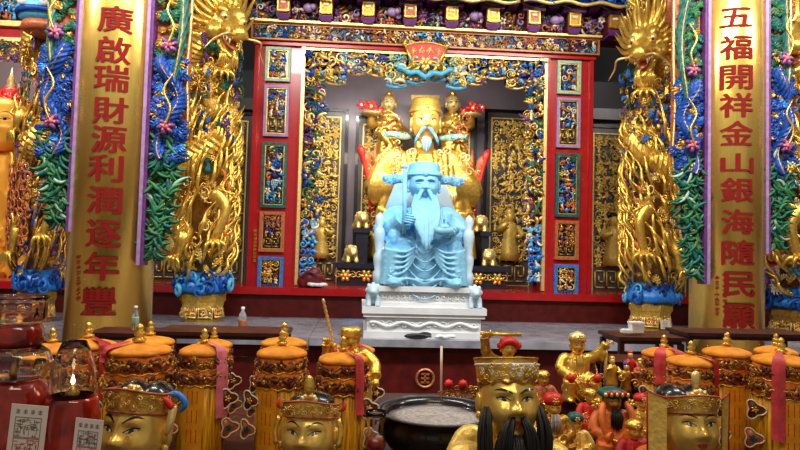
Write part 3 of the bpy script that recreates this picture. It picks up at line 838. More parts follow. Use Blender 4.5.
colR, cxR = couplet_column(726, YR, 0.335, 'gold column with red characters beginning with the one for five', '五福開祥金山銀海隨民願',
    [(737, 17), (737, 47), (737, 77), (737, 105), (737, 133), (738, 163), (738, 190), (738.5, 222), (739, 253), (740, 285), (740, 317)], [(717, 278, 318), (725, 276, 326)], None)
def zz(px, py, Y): return W(px, py, Y).z
ZT = 6.2
YBL = YL-0.16; YBR = YR-0.16
dragon_board(W(86, 0, YBL).x*0.3+W(75, 230, YBL).x*0.7, -1, YBL, zz(75, 232, YBL), ZT, 0.31, 'green and blue dragon board on the shrine-far side of the abundance column', 1, (zz(60, 62, YBL), zz(60, 150, YBL)))
dragon_board(W(152, 0, YBL).x*0.3+W(142, 260, YBL).x*0.7, 1, YBL, zz(141, 265, YBL), ZT, 0.33, 'green and blue dragon board between the abundance column and a gold dragon pillar', 2, (zz(165, 75, YBL), zz(165, 155, YBL)))
dragon_board(W(706, 0, YBR).x*0.4+W(703, 280, YBR).x*0.6, -1, YBR, zz(703, 284, YBR), ZT, 0.32, 'green and blue dragon board between the five-blessings column and a gold dragon pillar', 3, (zz(690, 96, YBR), zz(690, 170, YBR)))
dragon_board(W(761, 0, YBR).x*0.4+W(762, 250, YBR).x*0.6, 1, YBR, zz(760, 254, YBR), ZT, 0.29, 'green and blue dragon board on the shrine-far side of the five-blessings column', 4, (zz(775, 84, YBR), zz(775, 170, YBR)))

# ------------------------------------------------------------------ dragon pillars
def dragon_head(parent, name_prefix, loc, R, s, skin, mane, fin, rng, dark=True):
    """open-mouthed carved dragon head looking along local -y"""
    X = XF(loc, R, s)
    mb = MB().use(skin); mb.X = X
    mb.ell((0, 0.10, 0.10), (0.34, 0.36, 0.30), 14, 10)
    mb.ell((0, -0.30, 0.06), (0.23, 0.34, 0.17), 12, 8)
    mb.ell((0, -0.58, 0.11), (0.17, 0.13, 0.14), 10, 7)
    for sd in (-1, 1):
        mb.ell((sd*0.10, -0.64, 0.10), (0.07, 0.07, 0.07), 8, 6)
        mb.ell((sd*0.19, -0.10, 0.30), (0.14, 0.17, 0.10), 9, 6)
        mb.ell((sd*0.26, -0.05, -0.08), (0.14, 0.22, 0.16), 9, 6)
    mb.ell((0, -0.22, -0.26), (0.18, 0.34, 0.08), 10, 6, rot('X', 0.25))
    mb.build('dragon_head', parent, remesh=0.045*s, soft=2)
    for sd in (-1, 1):
        mb = MB(); mb.X = X
        mb.use('gold_pale'); mb.ell((sd*0.20, -0.23, 0.22), 0.080, 10, 8)
        mb.use('black'); mb.ell((sd*0.21, -0.295, 0.22), 0.030, 8, 6); mb.build('eye', parent)
    mb = MB().use('rust'); mb.X = X
    mb.ell((0, -0.28, -0.14), (0.12, 0.30, 0.04), 8, 5, rot('X', 0.2))
    mb.build('tongue', parent)
    mb = MB().use('cream'); mb.X = X
    for sd in (-1, 1):
        for k in range(4): mb.tube([(sd*(0.17-0.015*k), -0.22-0.1*k, -0.04), (sd*(0.17-0.015*k), -0.24-0.1*k, -0.12)], [0.025, 0.004], 5)
    mb.build('teeth', parent)
    for sd in (-1, 1):
        mb = MB().use(skin); mb.X = X
        mb.tube(bez([(sd*0.14, 0.05, 0.34), (sd*0.24, 0.22, 0.58), (sd*0.20, 0.45, 0.80), (sd*0.34, 0.60, 0.95)], 10), [0.06, 0.058, 0.055, 0.05, 0.045, 0.04, 0.033, 0.026, 0.018, 0.006], 7)
        mb.tube(bez([(sd*0.20, 0.30, 0.68), (sd*0.34, 0.32, 0.80), (sd*0.38, 0.30, 0.93)], 6), [0.035, 0.03, 0.026, 0.02, 0.012, 0.004], 6)
        mb.build('horn', parent)
    mb = MB().use(mane); mb.X = X
    for k in range(48):
        a = PI*2*k/24; rr = 0.33+0.0*k; s_off = 0.18 if k < 24 else 0.0
        p0 = Vector((math.cos(a)*rr*(1 if k < 24 else 0.92), s_off, 0.06+math.sin(a)*rr*0.9*(1 if k < 24 else 0.92))); d = Vector((math.cos(a), 0, math.sin(a)))
        l = rng.uniform(0.25, 0.5)
        mb.tube(bez([p0, p0+d*l*0.45+Vector((0, 0.12, 0)), p0+d*l*0.75+Vector((0, 0.28, 0.06)), p0+d*l+Vector((0, 0.34, 0.18))], 7), [0.055, 0.06, 0.055, 0.045, 0.035, 0.022, 0.006], 6)
    for k in range(9):
        x = -0.16+0.04*k
        mb.tube(bez([(x, -0.42, -0.30), (x*1.2, -0.48, -0.45), (x*1.5+rng.uniform(-0.05, 0.05), -0.40, -0.62)], 6), [0.035, 0.035, 0.03, 0.022, 0.015, 0.004], 5)
    mb.build('mane', parent)
    for sd in (-1, 1):
        mb = MB().use(fin); mb.X = X
        mb.tube(bez([(sd*0.13, -0.62, 0.06), (sd*0.36, -0.78, 0.10), (sd*0.50, -0.62, -0.10), (sd*0.66, -0.66, -0.28)], 14), [0.022]*10+[0.018, 0.014, 0.009, 0.004], 5)
        mb.build('whisker', parent)

def dragon_pillar(cx, cy, z0, label, mirror=1, pal=None, seed=1, H=4.7, group=None, sc=1.0, poly=False):
    rng = random.Random(seed)
    pal = pal or dict(skin='gold', mane='gold', fin='gold_pale', pole='gold_dark', acc=['teal', 'blue', 'purple', 'gold', 'gold_pale', 'green'], ped='gold')
    t = thing('dragon_pillar', label, 'pillar', (cx, cy, z0), group)
    t.scale = (sc, sc, 1)
    # pedestal
    mb = MB().use(pal['ped']); q = 0.39
    mb.lathe([(0.25, 0), (0.25, 0.03), (0.235, 0.05), (0.29, 0.22), (0.31, 0.24), (0.31, 0.30), (0.28, 0.33)], 8, a0=0)
    p = mb.build('pedestal', t, smooth=False)
    mb = MB()
    for k in range(8):
        a = 2*PI*(k+0.5)/8; mb.X = Matrix.Rotation(a+PI/2, 4, 'Z') @ Matrix.Translation((0, -0.245, 0.13)) @ Matrix.Rotation(-0.28, 4, 'X')
        mb.use('red' if k % 2 else 'maroon'); mb.bx(-0.085, 0.085, -0.004, 0.03, -0.075, 0.075)
        mb.use('gold_pale'); mb.frame(-0.095, 0.095, -0.085, 0.085, 0.014, -0.014, 0.01)
        relief(mb, -0.08, 0.08, -0.07, 0.07, -0.006, 0.055, ['gold_pale', 'gold'], seed+k, 0.01, 'sl')
    mb.X = None
    mb.build('carved_sides', p)
    # waves
    mb = MB()
    for k in range(34):
        a = 2*PI*rng.random(); r = rng.uniform(0.24, 0.36); z = rng.uniform(0.36, 0.56-(r-0.24))
        mb.X = Matrix.Rotation(a, 4, 'Z') @ Matrix.Translation((0, -r, z))
        mb.use(rng.choice(['bright_blue', 'blue', 'blue', 'blue', 'cyan'])); m_scroll(mb, (0, 0, 0), rng.uniform(0.08, 0.14), rng.uniform(0, 6), 1.2, rng.choice((-1, 1)), 0.4, w=0.2)
    mb.X = None
    mb.use('bright_blue'); mb.lathe([(0.30, 0.33), (0.36, 0.36), (0.34, 0.42), (0.25, 0.55)], 20, wave=0.06, wn=7)
    mb.build('wave_base', t)
    mb = MB().use(pal['pole']); mb.lathe([(0.19, 0.4), (0.19, H)], 20); mb.build('pole', t)
    # coiling body
    def path(u):
        a = mirror*(PI*0.15+u*2*PI*2.35); z = 0.75+u*(3.05)
        r = 0.25+0.03*math.sin(u*20)
        return Vector((math.sin(a)*r, -math.cos(a)*r, z)), a
    n = 190; pts = []; rr = []
    for i in range(n):
        u = i/(n-1); p_, a_ = path(u); pts.append(p_); rr.append(0.06+0.105*min(1, u*4))
    mb = MB().use(pal['skin']); mb.tube(pts, rr, 14, 0.05); mb.build('dragon_body', t, smooth=False)
    mb = MB().use(pal['fin'])
    for i in range(6, n-4, 3):
        c = pts[i]; o = Vector((c.x, c.y, 0)).normalized(); tg = (pts[i+1]-pts[i-1]).normalized()
        b = c+(o*0.55+Vector((0, 0, 0.8))).normalized()*rr[i]*0.9
        e = b+(o*0.6+Vector((0, 0, 0.7)))*0.085-tg*0.06
        mb.tube([b, (b+e)/2+tg*0.015, e], [0.034, 0.026, 0.003], 5)
    mb.build('dorsal_fin', t)
    # legs with claws: (height, side angle)
    for (z, a, dz) in ((1.45, 0.55*mirror, -0.55), (2.2, -0.75*mirror, -0.2), (3.1, 0.6*mirror, -0.3), (1.0, -0.6*mirror, -0.28)):
        mb = MB().use(pal['skin'])
        o = Vector((math.sin(a), -math.cos(a), 0)); s_ = Vector((math.cos(a), math.sin(a), 0))
        p0 = o*0.34+Vector((0, 0, z)); p1 = o*0.47+s_*0.10*mirror+Vector((0, 0, z+dz*0.35)); p2 = o*0.43-s_*0.03+Vector((0, 0, z+dz))
        mb.tube(bez([p0, p1, p2], 9), [0.12, 0.115, 0.10, 0.085, 0.07, 0.06, 0.055, 0.055, 0.05], 9, 0.05)
        for k in range(4):
            f = (k-1.5)*0.06
            mb.tube(bez([p2, p2+s_*f*1.2+o*0.09+Vector((0, 0, -0.02)), p2+s_*f*1.7+o*0.08+Vector((0, 0, -0.12))], 6), [0.035, 0.036, 0.03, 0.024, 0.015, 0.003], 6)
        for k in range(5):
            mb.tube([p1, p1+Vector((rng.uniform(-0.1, 0.1), 0, 0.05+0.04*k))+o*0.03, p1+s_*rng.uniform(-0.18, 0.18)+Vector((0, 0, 0.16+0.03*k))], [0.025, 0.022, 0.003], 5)
        mb.build('leg', t)
    # flowing tendrils of the tail and mane over the lower half
    mb = MB().use(pal['mane'])
    for k in range(120):
        a = rng.uniform(-1.9, 1.9); z = rng.uniform(0.45, 2.25)
        o = lambda aa, r: Vector((math.sin(aa)*r, -math.cos(aa)*r, 0))
        d = mirror*rng.uniform(0.2, 0.7); l = rng.uniform(0.25, 0.6)
        P = [o(a, 0.33)+Vector((0, 0, z)), o(a+d*0.4, 0.44)+Vector((0, 0, z+l*0.35)), o(a+d*0.6, 0.40)+Vector((0, 0, z+l*0.7)), o(a+d*1.1, 0.46)+Vector((0, 0, z+l))]
        mb.tube(bez(P, 9), [0.016, 0.022, 0.024, 0.024, 0.022, 0.02, 0.016, 0.011, 0.003], 5)
    for k in range(110):
        a = rng.uniform(-1.9, 1.9); z = rng.uniform(0.5, 2.4)
        mb.X = Matrix.Rotation(a, 4, 'Z') @ Matrix.Translation((0, -rng.uniform(0.24, 0.36), z)); mb.use(rng.choice([pal['mane'], pal['fin'], pal['skin']]))
        m_acanthus(mb, (0, 0, 0), rng.uniform(0.10, 0.18), rng.uniform(0, 6), rng.uniform(-1.2, 1.2), 4)
    mb.X = None
    for k in range(60):
        a = rng.uniform(-1.9, 1.9); z = rng.uniform(0.7, H-0.5)
        mb.X = Matrix.Rotation(a, 4, 'Z') @ Matrix.Translation((0, -0.36, z)); mb.use(rng.choice([pal['mane'], pal['fin'], pal['skin']]))
        m_scroll(mb, (0, 0, 0), rng.uniform(0.06, 0.11), rng.uniform(0, 6), 1.2, rng.choice((-1, 1)), 0.3)
    mb.X = None
    mb.build('flame_tendrils', t)
    # painted clouds and small riders between the coils
    mb = MB()
    for k in range(280 if poly else 120):
        a = rng.uniform(-2.0, 2.0); z = rng.uniform(0.7 if poly else 1.7, H-0.2)
        mb.X = Matrix.Rotation(a, 4, 'Z') @ Matrix.Translation((0, -0.27-(0.09*rng.random() if poly else 0), z)); mb.use(rng.choice(pal['acc']))
        s_ = rng.uniform(0.07, 0.11)
        if k % 4 == 0: m_figure(mb, (0, -0.08, 0), s_*1.25, mb.names[mb.cur], 'gold_pale', rng)
        elif k % 4 == 1: m_flower(mb, (0, -0.06, 0), s_, 5, None, rng.choice(pal['acc']), rng.random()*3)
        else: m_cloud(mb, (0, -0.08, 0), s_, rng.uniform(0, 6), rng)
    if not poly:   # three coloured cloud collars
        for zc in (3.0, 2.68, 2.15):
            for k in range(30):
                a = rng.uniform(-2.0, 2.0); mb.X = Matrix.Rotation(a, 4, 'Z') @ Matrix.Translation((0, -rng.uniform(0.36, 0.43), zc+rng.uniform(-0.10, 0.10)))
                mb.use(rng.choice(['teal', 'blue', 'bright_blue', 'purple', 'green', 'gold', 'gold_dark']))
                m_acanthus(mb, (0, 0, 0), rng.uniform(0.09, 0.16), rng.uniform(0, 6), rng.uniform(-1.2, 1.2), 4)
                if k % 3 == 0: m_scroll(mb, (0, 0, 0), 0.06, rng.uniform(0, 6))
        mb.use('orange')
        for k in range(7):
            mb.X = Matrix.Rotation(mirror*(0.75+0.08*(k % 3)), 4, 'Z') @ Matrix.Translation((0, -0.42, 0.85+0.13*k)); m_leaf(mb, (0, 0, 0), 0.10, PI/2+rng.uniform(-0.3, 0.3), 0.4, 0.2)
    mb.X = None
    mb.build('cloud_carving', t)
    R = rot('Z', mirror*0.75) @ rot('X', 0.55)
    dragon_head(t, '', (mirror*0.22, -0.32, 3.32), R, 0.68, pal['skin'], pal['mane'], pal['fin'], rng)
    # carved cloud mass around the head up to the ceiling beam
    mb = MB()
    for k in range(30):
        a = rng.uniform(-1.7, 1.7); z = rng.uniform(3.6, H)
        mb.X = Matrix.Rotation(a, 4, 'Z') @ Matrix.Translation((0, -0.27, z)); mb.use(rng.choice([pal['skin'], pal['mane'], pal['fin']]))
        m_flower(mb, (0, 0, 0), rng.uniform(0.09, 0.15), 6, None, None, rng.random()*3); m_scroll(mb, (0, -0.06, 0), rng.uniform(0.08, 0.13), rng.uniform(0, 6))
    mb.X = None
    mb.build('gilt_clouds', t)
    return t
c = W(200, 325, 7.25); dragon_pillar(c.x+0.02, 7.25, ZS, 'gilded dragon pillar between the abundance column and the portal', 1, None, 21, sc=0.84)
c = W(650, 330, 7.25); dragon_pillar(c.x, 7.25, ZS, 'gilded dragon pillar between the portal and the five-blessings column', -1, None, 22, sc=0.84)
PPAL = dict(skin='gold', mane='gold_dark', fin='gold_dark', pole='brown', acc=['teal', 'blue', 'purple', 'green', 'gold', 'gold_dark', 'gold', 'rust', 'brown'], ped='gold_dark')
c = W(37, 300, 6.9); pil = dragon_pillar(c.x, 6.9, ZS, 'polychrome bronze dragon pillar standing beside the orange Buddha', 1, PPAL, 23, sc=0.64, poly=True)
mb = MB().use('rust')     # honeycomb coral carving on the lower half
for j in range(9):
    for i in range(9):
        a = -1.7+0.2*i+(0.1 if j % 2 else 0); zc = 0.85+0.095*j; r = 0.46+0.04*math.sin(i*1.7+j)
        mb.tube([(math.sin(a+math.cos(w)*0.105)*r, -math.cos(a+math.cos(w)*0.105)*r, zc+math.sin(w)*0.05) for w in frange(0, 2*PI, 7)], 0.013, 5)
mb.build('coral_lattice', pil)['kind'] = 'stuff'
PPAL2 = dict(skin='gold', mane='gold', fin='cream', pole='brown', acc=['teal', 'cyan', 'blue', 'purple', 'green', 'cream', 'lilac', 'white'], ped='gold_dark')
c = W(797, 330, 6.9); dragon_pillar(c.x, 6.9, ZS, 'polychrome dragon pillar past the five-blessings column', -1, PPAL2, 24, poly=True)

# ------------------------------------------------------------------ seated figures
def hand(mb, c, R, s, curl=0.7, sd=1):
    """palm with four unequal bent fingers and a thumb; fingers point along local -y, palm down (-z)"""
    M0 = mb.X
    base = (M0 if M0 is not None else Matrix.Identity(4)) @ XF(c, R, s)
    mb.X = base
    mb.ell((0, -0.04, 0), (0.045, 0.055, 0.020), 10, 6)
    for k, (x, l) in enumerate(((-0.032, 0.072), (-0.011, 0.082), (0.011, 0.078), (0.032, 0.062))):
        P = [Vector((x, -0.08, 0.004))]; a = 0.15
        for q in range(3):
            a += curl*0.75; P.append(P[-1]+Vector((0, -math.cos(a), -math.sin(a)))*l*0.42)
        mb.tube(bez(P, 8), [0.0105]*5+[0.010, 0.009, 0.006], 7)
    mb.tube(bez([(sd*0.040, -0.03, -0.005), (sd*0.062, -0.065, -0.018), (sd*0.050, -0.10, -0.040)], 6), [0.013, 0.013, 0.0125, 0.012, 0.010, 0.006], 7)
    mb.X = M0
def seated(mb, armL, armR, belly=1.0, knee=0.27):
    """robe covered seated body, 1 unit tall to the shoulder line, feet at z = 0; arms = list of (elbow, wrist) per side"""
    for sd in (-1, 1):
        mb.tube([(sd*0.13, 0.02, 0.42), (sd*0.2, -0.18, 0.44), (sd*knee, -0.36, 0.42)], [0.18, 0.175, 0.15], 14)
        mb.tube([(sd*knee, -0.37, 0.42), (sd*(knee+0.02), -0.37, 0.22), (sd*(knee+0.03), -0.36, 0.02)], [0.15, 0.135, 0.15], 14)
        mb.ell((sd*(knee+0.035), -0.48, 0.045), (0.075, 0.13, 0.055), 12, 8)
        mb.ell((sd*0.25, 0.02, 0.86), (0.15, 0.14, 0.13), 12, 8)
    mb.ell((0, -0.24, 0.26), (0.30, 0.15, 0.30), 14, 9)
    mb.ell((0, -0.05, 0.20), (0.36, 0.30, 0.22), 14, 9)
    mb.lathe([(0.30, 0.30), (0.30*belly, 0.48), (0.27*belly, 0.64), (0.27, 0.80), (0.20, 0.93), (0.09, 1.00), (0.085, 1.06)], 20, (0, 0.02, 0), 1, 0.78)
    for sd, (e, w) in ((-1, armL), (1, armR)):
        sh = Vector((sd*0.28, 0.02, 0.86)); e = Vector(e); w = Vector(w)
        mb.tube(bez([sh, (sh+e)/2+Vector((sd*0.02, 0, 0)), e], 7), [0.125, 0.125, 0.125, 0.125, 0.128, 0.130, 0.125], 14)
        mb.tube(bez([e, (e+w)/2, w], 7), [0.125, 0.12, 0.11, 0.105, 0.10, 0.105, 0.11], 14)
        # hanging sleeve
        d = (w-e).normalized(); m_ = e*0.45+w*0.55
        mb.ell(m_+Vector((0, 0.02, -0.13)), (0.085, 0.15, 0.17), 12, 8)
def folds(mb, knee=0.27, n=7, r=0.016):
    for k in range(n):
        t = k/(n-1); z = 0.50-0.42*t; sag = 0.10+0.12*t; x = knee*(0.35+0.55*t)
        mb.tube([(x*u, -0.405-0.05*(1-u*u)-0.06*t+0.02*abs(u), z-sag*(1-u*u)) for u in frange(-1, 1, 13)], r, 6)
    for sd in (-1, 1):
        for k in range(6):
            x = sd*(knee-0.08+0.035*k)
            mb.tube(bez([(x*0.95, -0.50+0.10*abs(k-2.5)/2.5, 0.40), (x, -0.52+0.06*abs(k-2.5), 0.22), (x*1.06, -0.52+0.05*abs(k-2.5), 0.05)], 8), r*0.85, 6)
def chest_folds(mb, r=0.014):
    for sd in (-1, 1):
        for k in range(4):
            mb.tube(bez([(sd*(0.08+0.05*k), -0.16+0.03*k, 0.96-0.01*k), (sd*(0.10+0.045*k), -0.225+0.025*k, 0.75), (sd*(0.06+0.045*k), -0.25+0.02*k, 0.55)], 9), r, 6)
        for k in range(5):
            mb.tube(bez([(sd*(0.37+0.008*k), -0.10+0.02*k, 0.80-0.05*k), (sd*(0.42), -0.10-0.03*k, 0.66-0.03*k), (sd*0.36, -0.22-0.02*k, 0.56-0.01*k)], 8), r*0.9, 6)

# ---- white marble figure on its throne
bc = W(424, 340, 6.1)
fx = bc.x
sy = 6.62
wht = thing('marble_statue', 'white marble seated elder with long beard and winged hat, lit blue, on a throne', 'statue', (fx, sy, ZS))
o = MB().use('marble')
o.bx(-0.595, 0.595, -0.52, 0.45, 0.0, 0.06); o.bx(-0.565, 0.565, -0.49, 0.42, 0.06, 0.20); o.bx(-0.60, 0.60, -0.52, 0.45, 0.20, 0.235); o.bx(-0.615, 0.615, -0.535, 0.46, 0.235, 0.30)
pln = o.build('plinth', wht, smooth=False)
mb = MB().use('marble')
mb.tube([(x, -0.50, 0.13+0.02*math.sin(x*22)) for x in frange(-0.54, 0.54, 60)], 0.018, 6)
for i in range(14): m_scroll(mb, (-0.5+i*0.077, -0.492, 0.13), 0.045, i*0.9, 1.3, 1 if i % 2 else -1, 0.3)
mb.build('plinth_carving', pln)
mb = MB().use('marble')
mb.bx(-0.48, 0.48, -0.46, 0.42, 0.30, 0.34); mb.bx(-0.45, 0.45, -0.43, 0.40, 0.34, 0.45); mb.bx(-0.49, 0.49, -0.47, 0.42, 0.45, 0.50)
th = mb.build('throne_base', wht, smooth=False)
mb = MB().use('marble')
for i in range(13): m_scroll(mb, (-0.40+i*0.066, -0.432, 0.395), 0.038, i*1.3, 1.3, 1 if i % 2 else -1, 0.35)
mb.build('throne_carving', th)
for sd in (-1, 1):   # small lions at the throne foot
    mb = MB().use('pale_blue_lit_marble')
    mb.X = XF((sd*0.51, -0.40, 0.30))
    mb.ell((0, 0.04, 0.08), (0.075, 0.10, 0.085), 10, 7); mb.ell((0, -0.06, 0.155), (0.062, 0.065, 0.062), 10, 7); mb.ell((0, -0.12, 0.145), (0.035, 0.03, 0.03), 8, 6)
    for q in (-1, 1): mb.tube([(q*0.04, -0.06, 0.10), (q*0.045, -0.09, 0.0)], 0.026, 8); mb.ell((q*0.045, -0.02, 0.205), 0.02, 6, 5)
    for k in range(8):
        a = 2*PI*k/8; mb.ell((math.cos(a)*0.06, -0.03, 0.155+math.sin(a)*0.06), 0.024, 6, 5)
    mb.X = None
    mb.build('throne_lion', wht, remesh=0.008, soft=1)
mb = MB().use('pale_blue_lit_marble')   # throne back and side posts
mb.prism([(-0.36, 0.5), (0.36, 0.5), (0.38, 1.35), (0.28, 1.62), (0, 1.70), (-0.28, 1.62), (-0.38, 1.35)], 0.22, 0.30)
for sd in (-1, 1):
    mb.lathe([(0.055, 0.50), (0.06, 0.62), (0.04, 0.66), (0.055, 0.74), (0.055, 0.80), (0.035, 0.84), (0.05, 0.95), (0.06, 1.02), (0.05, 1.07), (0.03, 1.10), (0.05, 1.16), (0.035, 1.21), (0.004, 1.24)], 12, (sd*0.46, -0.30, 0))
    mb.tube(bez([(sd*0.46, -0.30, 1.05), (sd*0.47, -0.05, 1.10), (sd*0.42, 0.22, 1.22)], 10), 0.045, 8)
    mb.bx(sd*0.46-0.025, sd*0.46+0.025, -0.28, 0.25, 0.5, 0.82)
mb.build('throne_back', wht)
S = 1.0; zb = 0.50
BX = XF((0, -0.02, zb), None, 1.0) @ Matrix.Diagonal((1.02, 0.86, 0.85, 1))
mb = MB().use('blue_lit_marble'); mb.X = BX
aL = ((-0.40, -0.10, 0.62), (-0.20, -0.40, 0.80)); aR = ((0.40, -0.10, 0.60), (0.18, -0.44, 0.62))
seated(mb, aL, aR); folds(mb, n=6, r=0.011); chest_folds(mb, 0.02)
rngw = random.Random(12)
for sd in (-1, 1):
    for k in range(7):   # sleeve pleats and cloud borders
        x = sd*(0.34+0.02*k); mb.tube(bez([(sd*0.30, -0.12, 0.90-0.02*k), (x+sd*0.03, -0.15-0.01*k, 0.72-0.03*k), (sd*(0.30-0.01*k), -0.36, 0.50+0.01*k)], 10), 0.016, 6)
    for k in range(10):
        a = k*0.62; m_scroll(mb, (sd*(0.27+0.07*math.cos(a)), -0.50, 0.12+0.10*math.sin(a)), 0.045, a, 1.2, sd, 0.4)
    for k in range(5):
        mb.tube(bez([(sd*0.10, -0.42, 0.46-0.03*k), (sd*0.22, -0.53, 0.40-0.06*k), (sd*0.40, -0.44, 0.44-0.08*k)], 9), 0.016, 6)
mb.tube(bez([(-0.36, -0.50, 0.06), (-0.15, -0.50, 0.09), (0, -0.47, 0.04), (0.15, -0.50, 0.09), (0.36, -0.50, 0.06)], 24), 0.022, 6)
# panel of robe hanging between the knees
mb.build('robe', wht, remesh=0.009, soft=1)
mb = MB().use('blue_lit_marble'); mb.X = BX
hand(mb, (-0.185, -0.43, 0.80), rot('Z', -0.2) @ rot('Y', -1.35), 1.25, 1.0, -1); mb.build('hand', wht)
mb = MB().use('blue_lit_marble'); mb.X = BX
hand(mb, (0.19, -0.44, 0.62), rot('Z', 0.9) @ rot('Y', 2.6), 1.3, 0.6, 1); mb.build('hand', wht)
mb = MB().use('blue_lit_marble'); mb.X = BX
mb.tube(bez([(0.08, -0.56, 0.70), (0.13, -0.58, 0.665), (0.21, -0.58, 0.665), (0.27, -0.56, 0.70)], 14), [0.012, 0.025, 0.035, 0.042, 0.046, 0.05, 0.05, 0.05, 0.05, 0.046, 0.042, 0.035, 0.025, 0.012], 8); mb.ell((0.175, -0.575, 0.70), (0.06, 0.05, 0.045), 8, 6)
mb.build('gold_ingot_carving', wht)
mb = MB().use('blue_lit_marble'); mb.X = BX
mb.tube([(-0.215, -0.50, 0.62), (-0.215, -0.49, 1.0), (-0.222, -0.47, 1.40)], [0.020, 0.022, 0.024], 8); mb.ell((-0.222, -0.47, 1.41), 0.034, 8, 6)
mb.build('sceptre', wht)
HD = Head((0, -0.13, zb+1.055), 0.155, 0.185, 0.165, rot('X', 0.04), 1.3)
mb = MB().use('blue_lit_marble'); HD.mesh(mb); HD.ear(mb, 1.1)
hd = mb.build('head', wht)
mb = MB().use('blue_lit_marble')
HD.brows(mb, 0.05, -0.03, 0.05, 0.25, 'blue_lit_marble')
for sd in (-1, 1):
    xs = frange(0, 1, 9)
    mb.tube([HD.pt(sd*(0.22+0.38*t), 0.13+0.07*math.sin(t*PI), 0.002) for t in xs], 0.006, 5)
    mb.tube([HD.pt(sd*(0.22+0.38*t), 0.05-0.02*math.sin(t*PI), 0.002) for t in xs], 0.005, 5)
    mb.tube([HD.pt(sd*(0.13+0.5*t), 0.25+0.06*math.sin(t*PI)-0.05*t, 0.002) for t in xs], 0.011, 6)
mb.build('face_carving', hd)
mb = MB().use('blue_lit_marble'); rng = random.Random(3)
for k in range(17):
    u = (k-8)/8; p0 = HD.pt(u*0.62, -0.62-0.25*(1-abs(u)), 0.0)
    e = Vector((u*0.085+rng.uniform(-0.008, 0.008), -0.50-0.02*(1-u*u), zb+0.33+0.22*abs(u)))
    m1 = p0*0.65+e*0.35+Vector((u*0.035, -0.05, 0)); m2 = p0*0.3+e*0.7+Vector((u*0.03, -0.045, 0))
    mb.tube(bez([p0, m1, m2, e], 10), [0.022, 0.026, 0.028, 0.028, 0.026, 0.024, 0.021, 0.018, 0.012, 0.003], 7)
for sd in (-1, 1):
    for k in range(3):
        p0 = HD.pt(sd*0.05, -0.34, 0.003); mb.tube(bez([p0, HD.pt(sd*(0.26+0.04*k), -0.46, 0.02), p0+Vector((sd*(0.085+0.012*k), -0.02, -0.17-0.02*k)), p0+Vector((sd*(0.07+0.012*k), -0.01, -0.30))], 9), [0.012, 0.016, 0.018, 0.018, 0.016, 0.014, 0.011, 0.008, 0.002], 6)
mb.build('beard', hd)
mb = MB().use('blue_lit_marble')
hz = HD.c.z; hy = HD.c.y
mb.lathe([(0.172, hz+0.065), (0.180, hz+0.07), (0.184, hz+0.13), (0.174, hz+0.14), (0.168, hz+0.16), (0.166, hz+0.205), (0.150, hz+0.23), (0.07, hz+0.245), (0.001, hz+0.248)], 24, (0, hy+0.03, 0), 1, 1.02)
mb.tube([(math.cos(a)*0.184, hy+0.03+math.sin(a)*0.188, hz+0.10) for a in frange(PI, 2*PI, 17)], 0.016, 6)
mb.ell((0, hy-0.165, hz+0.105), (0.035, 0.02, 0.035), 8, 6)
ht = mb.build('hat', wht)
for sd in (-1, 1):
    mb = MB().use('blue_lit_marble')
    mb.tube(bez([(sd*0.14, hy+0.10, hz+0.08), (sd*0.26, hy+0.06, hz+0.065), (sd*0.36, hy+0.04, hz+0.05), (sd*0.44, hy+0.02, hz+0.07)], 12), [0.05, 0.055, 0.055, 0.05, 0.048, 0.05, 0.055, 0.055, 0.05, 0.045, 0.035, 0.01], 9, flat=0.5)
    for (x, z, r_) in ((0.30, 0.09, 0.05), (0.40, 0.045, 0.055), (0.44, 0.10, 0.045), (0.36, 0.02, 0.045), (0.22, 0.05, 0.05)): m_scroll(mb, (sd*x, hy+0.0, hz+z), r_, x*9, 1.2, sd, 0.4)
    mb.build('hat_wing', ht)

# ---- dark stepped dais of the gold figure, gold lions at its ends
gy = 9.0
gx = W(424, 180, gy).x
d1l, d1r = W(338, 290, 8.45).x, W(506, 290, 8.45).x
dais = thing('dark_dais', 'black stepped dais with gold carved beasts under the gold figure', 'dais', (gx, gy, 1.29))
mb = MB().use('navy')
mb.bx(d1l, d1r, 8.45, 9.55, 1.29, 1.53); mb.bx(d1l-0.05, d1r+0.05, 8.40, 9.55, 1.53, 1.60)
for q0, q1 in ((d1l+0.22, gx-0.80), (gx+0.80, d1r-0.22)):
    mb.bx(q0, q1, 8.60, 9.55, 1.60, 2.02); mb.bx(q0-0.03, q1+0.03, 8.56, 9.55, 2.02, 2.08)
rel(dais, mb.build('steps', smooth=False))
def beast(c, s, col, parent, flip=1):
    mb = MB().use(col); mb.X = XF(c, rot('Z', 0.3*flip), s)
    mb.ell((0, 0.1, 0.35), (0.38, 0.5, 0.36), 12, 8); mb.ell((0, -0.35, 0.62), (0.34, 0.33, 0.32), 12, 8); mb.ell((0, -0.64, 0.54), (0.20, 0.16, 0.16), 10, 7)
    for q in (-1, 1):
        mb.tube([(q*0.22, -0.32, 0.4), (q*0.25, -0.45, 0.0)], 0.14, 9); mb.ell((q*0.26, 0.25, 0.16), (0.18, 0.3, 0.2), 9, 6); mb.ell((q*0.2, -0.3, 0.92), 0.09, 7, 5); mb.ell((q*0.13, -0.62, 0.74), 0.07, 7, 5)
    for k in range(11):
        a = 2*PI*k/11; mb.ell((math.cos(a)*0.34, -0.2, 0.62+math.sin(a)*0.33), 0.12, 7, 5)
    mb.tube(bez([(0, 0.5, 0.4), (0.1, 0.7, 0.7), (-0.1, 0.62, 1.0)], 8), [0.1, 0.12, 0.13, 0.14, 0.13, 0.11, 0.08, 0.02], 7)
    mb.X = None
    o = mb.build('gold_beast', parent, remesh=0.05*s, soft=1)
    if parent is not None: rel(parent, o)
    return o
